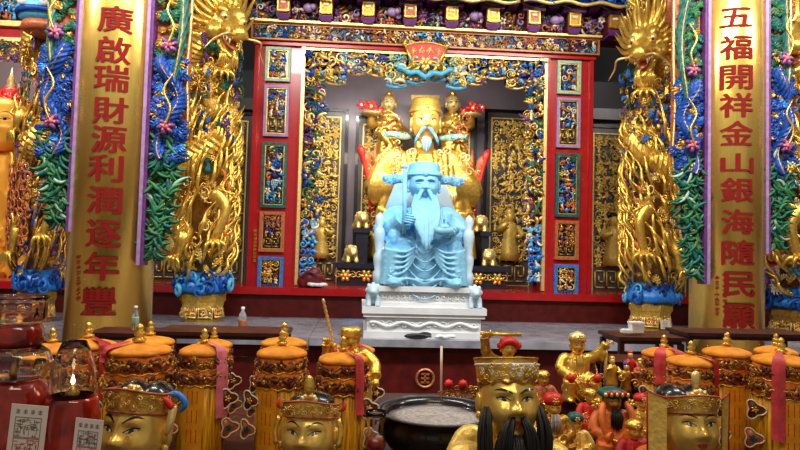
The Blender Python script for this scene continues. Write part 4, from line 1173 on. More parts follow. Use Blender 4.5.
for px, py, Y, s in ((350, 262, 8.45, 0.24), (490, 262, 8.45, 0.24), (360, 232, 8.62, 0.24), (482, 232, 8.62, 0.24)):
    p = W(px, py, Y+0.15); zt = 1.60 if Y < 8.5 else 2.08
    beast((p.x, Y+0.2, zt), s, 'gold_pale', dais, 1 if px < 420 else -1)
mb = MB()
for px in (345, 366, 386, 462, 478, 497):
    p = W(px, 285, 8.44); m_flower(mb, (p.x, 8.43, 1.43), 0.10, 6, 'gold', 'gold_pale')
    mb.use('gold'); m_scroll(mb, (p.x+0.1, 8.44, 1.44), 0.06, 1, 1.2); m_scroll(mb, (p.x-0.1, 8.44, 1.44), 0.06, 2, 1.2, -1)
rel(dais, mb.build('gold_carving'))['kind'] = 'stuff'

# ---- seated gold figure
GS = 1.72
gz = 1.64
gold = thing('gold_statue', 'large gilded seated deity with tall cap and pale blue moustache', 'statue', (gx, gy+0.12, gz))
GX = XF((0, 0, 0), None, 1.0) @ Matrix.Diagonal((GS*0.98, GS*0.62, GS*0.98, 1))
mb = MB().use('gold'); mb.X = GX
seated(mb, ((-0.40, -0.12, 0.58), (-0.16, -0.42, 0.60)), ((0.40, -0.12, 0.58), (0.16, -0.42, 0.60)), 1.1); folds(mb); chest_folds(mb, 0.018)
mb.build('robe', gold, remesh=0.018, soft=2)
mb = MB().use('gold_pale'); mb.X = GX
rng = random.Random(8)
for k in range(80):
    sd = rng.choice((-1, 1)); u = rng.random(); z = 0.50+0.45*u
    x = sd*rng.uniform(0.10, 0.40); y = -0.26+0.35*max(0, abs(x)-0.2)
    m_scroll(mb, (x, y-0.01, z), rng.uniform(0.03, 0.055), rng.uniform(0, 6), 1.3, rng.choice((-1, 1)), 0.5)
mb.build('robe_embroidery', gold)['kind'] = 'stuff'
mb = MB().use('gold_pale'); mb.X = GX
hand(mb, (-0.12, -0.44, 0.60), rot('Z', -0.7), 1.3, 0.7, 1); mb.build('hand', gold)
mb = MB().use('gold_pale'); mb.X = GX
hand(mb, (0.12, -0.44, 0.60), rot('Z', 0.7), 1.3, 0.7, -1); mb.build('hand', gold)
mb = MB().use('rust'); mb.X = GX
mb.tube([(math.cos(a)*0.24, -0.255-0.03*math.sin(a), 0.50+0.26*math.sin(a)) for a in frange(0.1, PI-0.1, 21)], 0.016, 6); mb.build('collar_band', gold)
GH = Head((0, -0.16, 1.17*GS), 0.205, 0.27, 0.21, None, 1.25)
mb = MB().use('gold_face'); GH.mesh(mb); GH.ear(mb, 1.2)
hd = mb.build('head', gold)
painted_face(GH, hd, (0.055, 0.03,), (0.06, 0.0, 0.02, 0.27, 'black',), ('lips', 0.2,))
mb = MB().use('cyan')
for sd in (-1, 1):
    for k in range(3):
        p0 = GH.pt(sd*0.06, -0.37, 0.004)
        mb.use('white' if k == 1 else 'cyan'); mb.tube(bez([p0, GH.pt(sd*0.30, -0.45-0.03*k, 0.02), p0+Vector((sd*(0.10+0.02*k), 0.0, -0.10-0.03*k)), p0+Vector((sd*(0.12+0.02*k), 0.02, -0.19-0.03*k))], 9), [0.014, 0.018, 0.02, 0.02, 0.018, 0.016, 0.012, 0.008, 0.002], 6)
for k in range(7):
    u = (k-3)/3; p0 = GH.pt(u*0.22, -0.86, 0.0); mb.use('white' if k % 2 else 'cyan')
    mb.tube(bez([p0, p0+Vector((u*0.02, -0.05, -0.08)), p0+Vector((u*0.0, -0.02, -0.24+0.05*abs(u)))], 8), [0.02, 0.024, 0.024, 0.022, 0.018, 0.014, 0.009, 0.002], 6)
mb.build('moustache', hd)
mb = MB().use('gold'); hz = GH.c.z; hy = GH.c.y
mb.lathe([(0.215, hz+0.11), (0.225, hz+0.12), (0.232, hz+0.22), (0.222, hz+0.235), (0.215, hz+0.33), (0.19, hz+0.37), (0.001, hz+0.385)], 24, (0, hy+0.05, 0), 1, 0.95)
mb.use('gold'); mb.tube([(math.cos(a)*0.232, hy+0.05+math.sin(a)*0.225, hz+0.17) for a in frange(PI, 2*PI, 21)], 0.02, 6); m_flower(mb, (0, hy-0.18, hz+0.20), 0.05, 6)
mb.use('gold_pale'); mb.prism([(-0.19, hz+0.3), (0.19, hz+0.3), (0.215, hz+0.46), (-0.215, hz+0.46)], hy+0.14, hy+0.20)
ht = mb.build('hat', gold)
for sd in (-1, 1):
    mb = MB().use('pale_green'); z = hz-0.20
    mb.tube(bez([(sd*0.20, hy+0.10, z+0.02), (sd*0.34, hy+0.02, z), (sd*0.50, hy, z+0.03), (sd*0.62, hy, z+0.0)], 10), [0.03, 0.04, 0.045, 0.05, 0.05, 0.05, 0.045, 0.04, 0.03, 0.01], 8, flat=0.5)
    for k in range(4): mb.use('cyan' if k % 2 else 'pale_green'); m_scroll(mb, (sd*(0.30+0.09*k), hy-0.02, z+0.02), 0.05, k, 1.2, sd)
    mb.build('hat_ribbon', ht)
# golden dragons and coloured scrolls at both shoulders, throne arms
for sd in (-1, 1):
    mb = MB()
    for k in range(26):
        mb.use(rng.choice(['gold', 'gold', 'gold_pale', 'rust', 'gold_dark']))
        x = sd*rng.uniform(0.36, 0.66); z = rng.uniform(0.85, 1.28)*GS
        (m_scroll if k % 2 else m_leaf)(mb, (x, rng.uniform(-0.05, 0.15), z), rng.uniform(0.07, 0.13), rng.uniform(0, 6))
    mb.use('gold'); mb.tube(bez([(sd*0.40, 0.10, 1.2*GS), (sd*0.62, 0.05, 1.1*GS), (sd*0.50, -0.02, 0.98*GS), (sd*0.70, 0.0, 0.84*GS), (sd*0.62, -0.05, 0.7*GS)], 34), 0.05, 9, 0.06)
    mb.build('shoulder_dragon', gold)
    mb = MB()
    mb.use('rust'); mb.tube(bez([(sd*0.72, 0.0, 0.25*GS), (sd*0.74, -0.02, 0.55*GS), (sd*0.82, -0.04, 0.78*GS), (sd*0.90, -0.05, 0.92*GS)], 14), [0.05]*5+[0.06]*5+[0.07, 0.08, 0.07, 0.03], 8)
    mb.use('red'); mb.tube(bez([(sd*0.76, -0.06, 0.4*GS), (sd*0.80, -0.10, 0.62*GS), (sd*0.90, -0.1, 0.86*GS), (sd*0.95, -0.08, 0.98*GS)], 12), [0.03]*8+[0.05, 0.06, 0.05, 0.01], 8)
    mb.use('gold_pale')
    for k in range(7): m_scroll(mb, (sd*(0.70+0.02*k), -0.08, (0.3+0.08*k)*GS), 0.07, k*1.1, 1.2, sd)
    mb.use('white'); mb.ell((sd*0.76, -0.05, 0.72*GS), (0.05, 0.05, 0.13), 8, 6); mb.use('rust'); mb.tube([(sd*0.72, 0, 0.78*GS), (sd*0.73, 0, 0.98*GS)], [0.06, 0.01], 8)
    mb.build('throne_arm', gold)
# ---- two attendants behind the gold figure's shoulders
for sd in (-1, 1):
    px = 389 if sd < 0 else 453
    p = W(px, 105, 9.42)
    t = thing('attendant_statue', 'small gilded attendant at the %s shoulder of the gold deity' % ('abundance column side' if sd < 0 else 'five-blessings column side'), 'statue', (p.x, 9.47, 2.45))
    hz = p.z-2.45
    mb = MB().use('gold'); mb.lathe([(0.20, 0), (0.19, hz*0.5), (0.15, hz*0.75), (0.19, hz-0.28), (0.13, hz-0.14), (0.05, hz-0.10), (0.05, hz-0.04)], 14, (0, 0, 0), 1, 0.6)
    mb.tube(bez([(sd*0.15, 0, hz-0.26), (sd*0.27, -0.10, hz-0.34), (sd*0.26, -0.16, hz-0.16)], 8), 0.06, 8)
    mb.tube(bez([(-sd*0.15, 0, hz-0.26), (-sd*0.24, -0.08, hz-0.42), (-sd*0.1, -0.18, hz-0.42)], 8), 0.06, 8)
    mb.build('robe', t, remesh=0.02, soft=1)
    mb = MB().use('gold_pale'); h = Head((0, -0.03, hz+0.02), 0.105, 0.13, 0.105); h.mesh(mb, 24, 20); h.ear(mb); hd = mb.build('head', t)
    painted_face(h, hd, (0.05,), (), ())
    mb = MB().use('gold'); mb.ell((0, 0.02, hz+0.10), (0.115, 0.11, 0.08), 12, 8); mb.ell((0, 0.0, hz+0.19), 0.05, 8, 6); mb.build('cap', hd)
    mb = MB()
    m_flower(mb, (sd*0.28, -0.24, hz-0.08), 0.12, 6, 'red', 'gold_pale'); m_flower(mb, (sd*0.42, -0.22, hz-0.06), 0.08, 6, 'red', 'white'); m_flower(mb, (sd*0.14, -0.22, hz-0.13), 0.07, 5, 'red', 'gold_pale')
    mb.use('gold_pale'); mb.lathe([(0.03, -0.03), (0.16, 0.0), (0.17, 0.02)], 12, (sd*0.26, -0.2, hz-0.19)); mb.build('flower_tray', t)

# ------------------------------------------------------------------ neighbouring shrines at both sides
def side_shrine(px0, px1, pa, pb, label, seed, side):
    """red post with carved panels, lintel and frieze of the next shrine"""
    Y = 8.3
    x0, x1 = W(px0, 250, Y).x, W(px1, 250, Y).x
    t = thing('shrine_portal', label, 'portal', ((x0+x1)/2, Y, 1.29))
    mb = MB().use('red_lacquer'); mb.bx(x0, x1, Y, Y+0.25, 1.29, 5.2); mb.bx(x0, x0+0.04, Y-0.03, Y, 1.29, 5.2); mb.bx(x1-0.04, x1, Y-0.03, Y, 1.29, 5.2)
    rel(t, mb.build('post', smooth=False))
    for k, (ya, yb, fr) in enumerate(((100, 150, 'lilac'), (156, 205, 'teal'), (208, 246, 'rust'), (252, 290, 'bright_blue'))):
        dy = 0 if side < 0 else 15
        z1, z0 = W((px0+px1)/2, ya+dy, Y).z, W((px0+px1)/2, yb+dy, Y).z
        a, b = x0+0.05, x1-0.05
        mb = MB().use(fr); mb.frame(a, b, z0, z1, 0.035, Y-0.05, Y); mb.use('gold'); mb.frame(a+0.033, b-0.033, z0+0.033, z1-0.033, 0.012, Y-0.03, Y); mb.use('navy'); mb.bx(a+0.03, b-0.03, Y-0.006, Y, z0+0.03, z1-0.03)
        p = rel(t, mb.build('side_panel', smooth=False))
        mb = MB(); relief(mb, a+0.05, b-0.05, z0+0.05, z1-0.05, Y-0.01, 0.08, POLY, seed+k, 0.03, 'fslkpc'); relief(mb, a+0.05, b-0.05, z0+0.05, z1-0.05, Y-0.008, 0.06, POLY, seed+k+30, 0.02, 'skl')
        o = mb.build('carving'); o.parent = p
    if side < 0:
        xa, xb = W(-120, 40, Y).x, W(38, 40, Y).x
        zl0, zl1 = W(15, 40, Y).z, W(15, 28, Y).z
        mb = MB().use('red_lacquer'); mb.bx(xa, xb, Y, Y+0.25, zl0, zl1); mb.use('gold_pale'); mb.bx(xa, xb, Y-0.04, Y, zl0-0.03, zl0+0.02); mb.bx(xa, xb, Y-0.08, Y+0.2, zl1, zl1+0.07)
        rel(t, mb.build('lintel', smooth=False))
        mb = MB().use('navy'); mb.bx(xa, xb, Y-0.03, Y+0.2, zl1+0.07, zl1+0.75)
        relief(mb, xa+0.7, xb, zl1+0.08, zl1+0.34, Y-0.04, 0.11, ['bright_blue', 'cream', 'gold', 'rust', 'cyan', 'maroon'], 701, 0.06, 'pfskp')
        mb.use('gold_pale'); mb.bx(xa, xb, Y-0.12, Y+0.1, zl1+0.36, zl1+0.40); relief(mb, xa+0.7, xb, zl1+0.42, zl1+0.72, Y-0.06, 0.12, TP, 702, 0.1, 'fksl')
        rel(t, mb.build('frieze'))
        mb = MB(); relief(mb, xa+0.7, xb, zl0-0.30, zl0-0.02, Y+0.04, 0.12, ['gold', 'gold_dark', 'purple', 'gold_dark', 'rust', 'teal'], 703, 0.08, 'fslkc'); relief(mb, xa+0.7, xb, zl0-0.30, zl0-0.02, Y+0.02, 0.10, ['gold', 'gold_dark', 'purple'], 704, 0.08, 'sl')
        rel(t, mb.build('fringe_carving'))
    return t
side_shrine(40, 74, 0, 0, 'red post and lintel of the neighbouring shrine that holds the orange Buddha', 720, -1)
side_shrine(754, 780, 0, 0, 'red post of the neighbouring shrine past the five-blessings column', 740, 1)
mb = MB().use('mauve_panel'); mb.bx(W(-130, 200, 9.6).x, W(42, 200, 9.6).x, 9.6, 9.7, 1.29, 5.6)
struct(mb.build('wall_left', smooth=False), 'mauve grey wall behind the orange Buddha', 'wall')
mb = MB().use('brown'); mb.bx(W(770, 200, 9.0).x, W(900, 200, 9.0).x, 9.0, 9.1, 1.29, 6.0)
struct(mb.build('wall_right', smooth=False), 'brown wall past the five-blessings column', 'wall')
# carved brown brackets over the right hand boards and the polychrome capital at the left
for pa, pb, ya, yb, Y, lb in ((668, 706, -30, 22, 6.1, 'gilded dragon pillar side'), (763, 790, -30, 26, 6.1, 'outer side')):
    mb = MB(); a, b = W(pa, 0, Y).x, W(pb, 0, Y).x; z0, z1 = W(pa, yb, Y).z, W(pa, ya, Y).z
    mb.use('rust'); mb.bx(a, b, Y, Y+0.05, z0, z1)
    relief(mb, a, b, z0, z1, Y, 0.10, ['rust', 'orange', 'brown', 'cream', 'gold_dark'], 750+pa, 0.08, 'slkc'); relief(mb, a, b, z0, z1, Y-0.03, 0.08, ['rust', 'orange', 'brown'], 760+pa, 0.05, 'sl')
    tag(mb.build('carved_bracket'), 'rust brown carved bracket at the %s of the five-blessings column' % lb, 'bracket')
c = W(46, 14, 6.5)
t = thing('beast_capital', 'polychrome beast capital with round eyes above the bronze dragon pillar', 'capital', c)
mb = MB().use('cyan'); mb.lathe([(0.20, -0.12), (0.26, -0.05), (0.27, 0.02), (0.24, 0.1)], 14, (0, 0, 0)); mb.use('rust'); mb.lathe([(0.17, -0.22), (0.23, -0.18), (0.21, -0.12)], 14); mb.use('blue'); mb.lathe([(0.265, -0.06), (0.285, -0.03), (0.265, 0.0)], 14)
mb.build('drum', t)
for sd in (-1, 1):
    mb = MB().use('white'); mb.ell((sd*0.11, -0.24, 0.06), (0.06, 0.05, 0.07), 10, 8); mb.use('black'); mb.ell((sd*0.11, -0.285, 0.06), 0.026, 8, 6); mb.build('eye', t)
mb = MB()
for k in range(7):
    a = -1.2+0.4*k; mb.use(['pale_green', 'cream', 'teal', 'rust'][k % 4]); mb.tube(bez([(math.sin(a)*0.25, -math.cos(a)*0.25, 0.08), (math.sin(a)*0.30, -math.cos(a)*0.30, 0.2), (math.sin(a)*0.26, -math.cos(a)*0.26, 0.34)], 7), 0.045, 7)
mb.build('leaf_crown', t)

# ---- orange Buddha of the left shrine
p = W(4, 125, 8.85)
bud = thing('buddha_statue', 'large orange gilded Buddha with red hair in the neighbouring shrine', 'statue', (p.x, 8.95, 1.29))
mat('buddha_gold', (0.95, 0.42, 0.045), 0.35, 0.25, 0.1, 6)
bz_ = p.z-1.29
mb = MB().use('buddha_gold')
k = bz_/1.17
mb.X = Matrix.Diagonal((k*0.95, k*0.5, k, 1))
seated(mb, ((-0.40, -0.1, 0.6), (-0.1, -0.42, 0.55)), ((0.40, -0.1, 0.6), (0.1, -0.42, 0.55))); folds(mb); chest_folds(mb)
mb.build('robe', bud, remesh=0.03, soft=2)
BH = Head((0, -0.12, bz_), 0.285, 0.37, 0.28, rot('Z', 0.15))
mb = MB().use('buddha_gold'); BH.mesh(mb); BH.ear(mb, 1.5); hd = mb.build('head', bud)
painted_face(BH, hd, (0.04, 0.02,), (0.08, 0.02, 0.015,), ('lips', 0.17,))
mb = MB().use('red'); rng = random.Random(4)
mb.ell((0, 0.02, bz_+0.20), (0.275, 0.26, 0.25), 18, 12); mb.ell((0, 0.02, bz_+0.46), (0.13, 0.13, 0.12), 12, 8)
for k in range(90):
    a = rng.uniform(0, 2*PI); e = rng.uniform(0.1, 1.4); mb.ell((math.cos(a)*math.cos(e)*0.28, 0.02+math.sin(a)*math.cos(e)*0.265, bz_+0.20+math.sin(e)*0.25), 0.035, 6, 4)
mb.build('hair', hd)
mb = MB().use('gold_pale'); mb.lathe([(0.06, bz_+0.52), (0.075, bz_+0.56), (0.05, bz_+0.6), (0.055, bz_+0.64), (0.02, bz_+0.74), (0.002, bz_+0.84)], 12, (0, 0.02, 0)); mb.build('spire', hd)

# ---- small blue notices on the red plinth
for px, py in ((48.5, 315), (774, 329)):
    c = W(px, py, 7.7); mb = MB().use('teal' if px > 400 else 'cyan'); mb.bx(c.x-0.075, c.x+0.075, 7.695, 7.715, c.z-0.03, c.z+0.03)
    mb.use('white'); mb.frame(c.x-0.075, c.x+0.075, c.z-0.03, c.z+0.03, 0.008, 7.69, 7.697)
    tag(mb.build('wall_notice', smooth=False), 'small pale blue notice on the red plinth under the orange Buddha shrine' if px < 400 else 'small teal notice on the red plinth past the five-blessings column', 'notice')

# ------------------------------------------------------------------ front altar table
TZ = 0.80
tb = thing('altar_table', 'long dark wooden altar table under the row of idols', 'table', (0.2, 2.6, 0))
mb = MB().use('brown_wood'); mb.bx(-2.6, 3.0, 1.05, 4.25, TZ-0.06, TZ); rel(tb, mb.build('table_top', smooth=False))
mb = MB().use('dark_red_wood'); mb.bx(-2.55, 2.95, 1.12, 1.16, 0.45, TZ-0.06); mb.bx(-2.55, 2.95, 4.14, 4.18, 0.45, TZ-0.06); rel(tb, mb.build('apron', smooth=False))
for x in (-2.5, 2.9):
    for y in (1.14, 4.16):
        mb = MB().use('dark_red_wood'); mb.box((x, y, (TZ-0.06)/2), (0.1, 0.1, TZ-0.06)); rel(tb, mb.build('leg', smooth=False))

# ------------------------------------------------------------------ embroidered parasol canopies
def canopy(px, py, wpx, Y, label, seed, sash=None, ribbon=True, col='satin_orange'):
    """py = photo row of the cap's rim; wpx = width of the cap in photo pixels"""
    rng = random.Random(seed)
    c = W(px, py, Y); R = wpx*MPP(Y)/2; zc = c.z-TZ
    t = thing('parasol_canopy', label, 'canopy', (c.x, Y, TZ), 'embroidered parasol canopies on the altar table')
    t.rotation_euler = (0, 0, rng.uniform(-0.3, 0.3))
    mb = MB().use('brown_wood'); mb.lathe([(0.05, 0), (0.05, 0.015), (0.012, 0.03), (0.012, zc)], 10); mb.build('pole', t)
    mb = MB().use('cap_cloth'); wv = rng.uniform(0.015, 0.03)
    mb.lathe([(R*0.98, -0.014), (R*1.02, -0.008), (R*0.99, 0.002), (R*0.86, 0.009), (R*0.6, 0.014+rng.uniform(0, 0.006)), (R*0.3, 0.022), (R*0.12, 0.031), (0.001, 0.036)], 36, (0, 0, zc), wave=wv, wn=rng.choice((5, 7)))
    mb.build('cap', t)
    mb = MB().use('gold'); f = R*0.14
    mb.lathe([(f*1.5, 0), (f*1.6, f*0.5), (f*0.8, f*0.9), (f*1.2, f*1.5), (f*1.25, f*2.0), (f*0.7, f*2.5), (f*0.9, f*3.0), (f*0.75, f*3.5), (f*0.3, f*3.9), (0.001, f*4.0)], 12, (0, 0, zc+0.033)); mb.build('finial', t)
    z = zc-0.010
    for k, hh in enumerate((R*0.58, R*0.66)):
        rr = R*(0.97+0.035*k)
        mb = MB().use(col); mb.lathe([(rr, z-hh), (rr*1.01, z-hh*0.5), (rr*0.98, z)], 30, wave=0.012, wn=11)
        mb.use('gold'); mb.tube([(math.cos(a)*rr*1.02, math.sin(a)*rr*1.02, z-hh+0.004*math.sin(a*14)) for a in frange(0, 2*PI, 61)], 0.0035, 4)
        b = mb.build('valance', t)
        mb = MB()
        for q in range(17):
            a = -PI/2+(q-8)*0.21
            mb.X = Matrix.Rotation(a+PI/2, 4, 'Z') @ Matrix.Translation((0, -rr*1.012, z-hh*0.52+rng.uniform(-0.1, 0.1)*hh))
            mb.use(rng.choice(['embroidery', 'embroidery', 'gold_dark', 'brown', 'gold_dark']))
            if q % 3 == 0: m_flower(mb, (0, 0, 0), hh*0.40, 5, None, 'gold_dark', rng.random()*3)
            else: m_scroll(mb, (0, 0, 0), hh*0.42, rng.uniform(0, 6), 1.2, rng.choice((-1, 1)), 0.1); m_leaf(mb, (0.004, 0, 0), hh*0.45, rng.uniform(0, 6)); m_acanthus(mb, (-0.004, 0, 0), hh*0.5, rng.uniform(0, 6), 0.6, 3)
        mb.X = None
        mb.build('embroidered_motif', b)
        z -= hh*0.96
    rr = R*0.97
    mb = MB().use('fringe_yellow'); mb.lathe([(rr*0.99, 0.06), (rr*1.0, z*0.5), (rr, z+0.004)], 96, wave=0.022, wn=32); mb.build('fringe', t)
    if ribbon:
        a0 = rng.uniform(-0.35, 0.1); wr = 0.42
        mb = MB().use('ribbon_yellow')
        A = [(math.sin(a0+u*wr)*rr*1.05, -math.cos(a0+u*wr)*rr*1.05, z+0.002) for u in frange(-1, 1, 7)]; B = [(x, y, 0.05) for x, y, _ in A]
        mb.strip(B, A); rb = mb.build('front_ribbon', t)
        mb = MB().use('red')
        for q in range(4):
            zc_ = z-0.045-q*0.075
            for (u0, u1, v0, v1) in ((-0.5, 0.5, 0.02, 0.024), (-0.5, 0.5, -0.002, 0.002), (-0.5, 0.5, -0.024, -0.02), (-0.04, 0.04, -0.024, 0.026), (-0.5, -0.44, -0.024, 0.024), (0.44, 0.5, -0.024, 0.024)):
                mb.add([(math.sin(a0+u*wr)*rr*1.058, -math.cos(a0+u*wr)*rr*1.058, zc_+v) for u, v in ((u0, v0), (u1, v0), (u1, v1), (u0, v1))], [(0, 1, 2, 3)])
        mb.build('red_stitching', rb, smooth=False)
    # cloud shaped side flaps with cream piping
    for sd in (-1, 1):
        a = sd*1.05
        for q in range(2):
            zc_ = z-0.06-0.115*q
            mb = MB(); mb.X = Matrix.Translation((sd*(rr+0.012+0.008*q), -rr*0.45, zc_)) @ Matrix.Rotation(sd*0.35, 4, 'Z') @ Matrix.Scale(1.0, 4)
            poly = [(math.cos(w)*(0.032+0.010*math.cos(3*w)), math.sin(w)*(0.034+0.009*math.cos(3*w))) for w in frange(0, 2*PI*23/24, 24)]
            mb.use('rust' if q else 'embroidery'); mb.prism(poly, -0.008, 0.002)
            mb.use('cream'); mb.tube([(x, -0.009, zq) for x, zq in poly]+[(poly[0][0], -0.009, poly[0][1])], 0.0032, 4)
            mb.use('teal' if q else 'gold'); m_flower(mb, (0, -0.011, 0), 0.016, 5)
            mb.X = None
            mb.build('side_flap', t)
    for (a, wd, l, m_) in (sash or []):
        mb = MB().use(m_); A = []; B = []
        for i in range(15):
            u = i/14
            if u < 0.25: r_ = R*(0.3+0.76*u/0.25); zq = zc+0.036-0.02*u/0.25
            else: r_ = R*(1.07+0.10*(u-0.25)+0.02*math.sin(u*14)); zq = zc+0.014-(u-0.25)/0.75*l
            w = wd/2/R; dz = 0.004*math.sin(u*9)
            A.append((math.sin(a-w)*r_, -math.cos(a-w)*r_, zq+dz)); B.append((math.sin(a+w)*r_*1.01, -math.cos(a+w)*r_*1.01, zq-dz))
        C = [((p[0]+q[0])/2*1.05, (p[1]+q[1])/2*1.05, (p[2]+q[2])/2) for p, q in zip(A, B)]
        mb.strip(A, C); mb.strip(C, B); mb.build('sash', t)
    return t
canopy(52, 349, 46, 2.75, 'orange parasol canopy standing behind the small glass chimney lamp', 1, None, False)
canopy(88, 344, 50, 2.9, 'orange parasol canopy with a dark red sash, behind the glass chimney lamp', 2, [(0.75, 0.06, 0.24, 'sash_red')], False)
canopy(139, 349, 60, 2.65, 'orange parasol canopy right behind the idol with the blue-tipped crown', 3, [(-0.7, 0.05, 0.05, 'sash')], False)
canopy(150, 341, 46, 3.15, 'orange parasol canopy half hidden behind the one over the blue-tipped crown', 4, None, False)
canopy(204, 350, 46, 2.6, 'orange parasol canopy with a long pink sash and yellow ribbon', 5, [(0.95, 0.055, 0.27, 'pink')])
canopy(214, 344, 34, 3.1, 'orange parasol canopy half hidden behind the one with the pink sash and ribbon', 6, None, False)
canopy(282, 352, 48, 2.6, 'orange parasol canopy with a plain yellow ribbon behind the idol with spire crown', 7)
canopy(284, 342, 44, 3.05, 'orange parasol canopy half hidden behind the plain one of the spire-crown idol', 8, None, False)
canopy(343, 358, 48, 2.55, 'orange parasol canopy with a red sash beside the spire-crown idol', 9, [(0.75, 0.04, 0.22, 'sash')], False)
canopy(352, 349, 44, 3.0, 'orange parasol canopy under the gold-capped staff bearer', 10, [(0.6, 0.05, 0.04, 'sash_red')], False)
canopy(664, 353, 42, 2.9, 'orange parasol canopy with two pink sashes over its cap', 11, [(-0.6, 0.05, 0.14, 'sash'), (0.35, 0.055, 0.15, 'sash')], False)
canopy(691, 361, 46, 2.6, 'orange parasol canopy with a red sash right behind the square-crowned idol', 12, [(0.72, 0.05, 0.17, 'sash_red')], False)
canopy(727, 352, 46, 2.75, 'orange parasol canopy with dark embroidery in front of the five-blessings column', 13, None, True)
canopy(781, 360, 54, 2.5, 'orange parasol canopy with a long pink sash beside the five-blessings column', 14, [(-0.45, 0.045, 0.32, 'sash')], True)
canopy(776, 351, 40, 3.0, 'orange parasol canopy half hidden behind the one with the long pink sash', 15, None, False)

# ------------------------------------------------------------------ front row idols
def crown_band(mb, H, z0, z1, rad, flare, col, rim, rng, a=1.75, wav=0.0, sy=1.05):
    n = 28; rows = []
    for (u, dr) in ((0, 0), (0.5, flare*0.4), (1, flare)):
        rows.append([H.c+H.R @ Vector((math.sin(t)*(rad+dr), -math.cos(t)*(rad+dr)*sy+0.005, z0+(z1-z0)*u+(wav*math.cos(t*3)*u))) for t in frange(-a, a, n)])
    mb.use(col); mb.strip(rows[0], rows[1]); mb.strip(rows[1], rows[2])
    back = [[p+H.R @ Vector((0, 0.006, 0)) for p in r] for r in rows]
    mb.strip(back[1], back[0]); mb.strip(back[2], back[1])
    mb.use(rim); mb.tube(rows[0], 0.0038, 6); mb.tube(rows[2], 0.0036, 6)
def crown_carve(mb, H, z0, z1, rad, flare, pal, rng, n=26, a=1.4, sy=1.05):
    for k in range(n):
        t = rng.uniform(-a, a); u = rng.uniform(0.25, 0.78); r_ = rad+flare*u
        p = H.c+H.R @ Vector((math.sin(t)*r_, -math.cos(t)*r_*sy+0.003, z0+(z1-z0)*u))
        mb.X = Matrix.Translation(p) @ (H.R.to_4x4()) @ Matrix.Rotation(t, 4, 'Z')
        mb.use(rng.choice(pal)); m_scroll(mb, (0, 0, 0), rng.uniform(0.008, 0.014), rng.uniform(0, 6), 1.3, rng.choice((-1, 1)), 0.25, 11)
    mb.X = None
def idol(px, py, Y, hw, label, yaw, robe, seed, hh=1.26, amp=1.15):
    """py: photo row of the eyes; hw: half width of the face in metres"""
    c = W(px, py, Y-hw*1.0); rng = random.Random(seed)
    t = thing('deity_idol', label, 'statue', (c.x, Y, TZ))
    h = hw*hh; zc = c.z-TZ-0.09*h-0.2*hw
    H = Head((0, 0, zc), hw, h, hw*1.02, rot('Z', yaw) @ rot('X', -0.20), amp)
    k = (zc-h*0.95)/0.98
    mb = MB().use(robe); mb.X = Matrix.Translation((0, 0.10, 0.035*k)) @ Matrix.Diagonal((k*1.05, k*0.8, k, 1))
    seated(mb, ((-0.40, -0.12, 0.58), (-0.16, -0.42, 0.55)), ((0.40, -0.12, 0.58), (0.16, -0.42, 0.55))); folds(mb, n=5); chest_folds(mb)
    mb.build('robe', t, remesh=0.009, soft=1)
    mb = MB().use('gold_face'); mb.X = Matrix.Translation((0, 0.10, 0)) @ Matrix.Diagonal((k, k*0.8, k, 1))
    hand(mb, (-0.12, -0.44, 0.55), rot('Z', -0.7), 1.2, 0.7, 1); mb.build('hand', t)
    mb = MB().use('gold_face'); mb.X = Matrix.Translation((0, 0.10, 0)) @ Matrix.Diagonal((k, k*0.8, k, 1))
    hand(mb, (0.12, -0.44, 0.55), rot('Z', 0.7), 1.2, 0.7, -1); mb.build('hand', t)
    mb = MB().use('gold_face'); H.mesh(mb, 64, 54); H.ear(mb, 1.0); mb.lathe([(hw*0.55, zc-h*1.25), (hw*0.5, zc-h*0.6)], 16)
    hd = mb.build('head', t)
    return t, H, hd, rng
def black_cap(t, H, z0, rad, hgt, lobes=True):
    mb = MB().use('black')
    for sd in ((-1, 1) if lobes else (0,)):
        mb.ell(H.c+H.R @ Vector((sd*rad*0.45, 0.012, z0)), (rad*(0.58 if lobes else 0.92), rad*0.85, hgt), 18, 12)
    return mb.build('black_cap', t)

# idol with the blue tipped crown, beside the oil lamps
t, H, hd, rng = idol(126, 431, 1.9, 0.094, 'gold-faced idol with blue-tipped crown beside the glass oil lamps', -0.28, 'red', 31)
painted_face(H, hd, (0.046, 0.05,), (0.10, 0.06, 0.040, 0.25,), ('lips', 0.22,))
h = H.h
mb = MB(); crown_band(mb, H, h*0.50, h*1.00, 0.096, 0.012, 'gold', 'rust', rng, 1.7, 0.004); cr = mb.build('crown', t)
mb = MB(); crown_carve(mb, H, h*0.50, h*1.00, 0.099, 0.010, ['gold_pale', 'gold', 'gold_dark'], rng, 46); mb.build('crown_carving', cr)
black_cap(t, H, h*0.84, 0.086, 0.050)
mb = MB().use('gold_pale'); p = H.c+H.R @ Vector((0, -0.05, h*0.98)); mb.ell(p, (0.026, 0.02, 0.020), 10, 8)
for k in range(7): mb.ell(p+Vector((math.cos(k*0.9)*0.024, -0.012, math.sin(k*0.9)*0.016)), 0.009, 7, 5)
mb.build('crown_knob', t)
mb = MB(); q = H.R
mb.use('bright_blue'); mb.tube(bez([H.c+q @ Vector((0.075, -0.01, h*0.88)), H.c+q @ Vector((0.115, -0.01, h*0.98)), H.c+q @ Vector((0.140, 0.0, h*0.78)), H.c+q @ Vector((0.128, 0.0, h*0.55))], 14), [0.010]*10+[0.009, 0.008, 0.006, 0.003], 8)
mb.use('red'); mb.tube(bez([H.c+q @ Vector((0.050, -0.04, h*0.90)), H.c+q @ Vector((0.095, -0.04, h*0.86)), H.c+q @ Vector((0.120, -0.03, h*0.66))], 9), 0.010, 7)
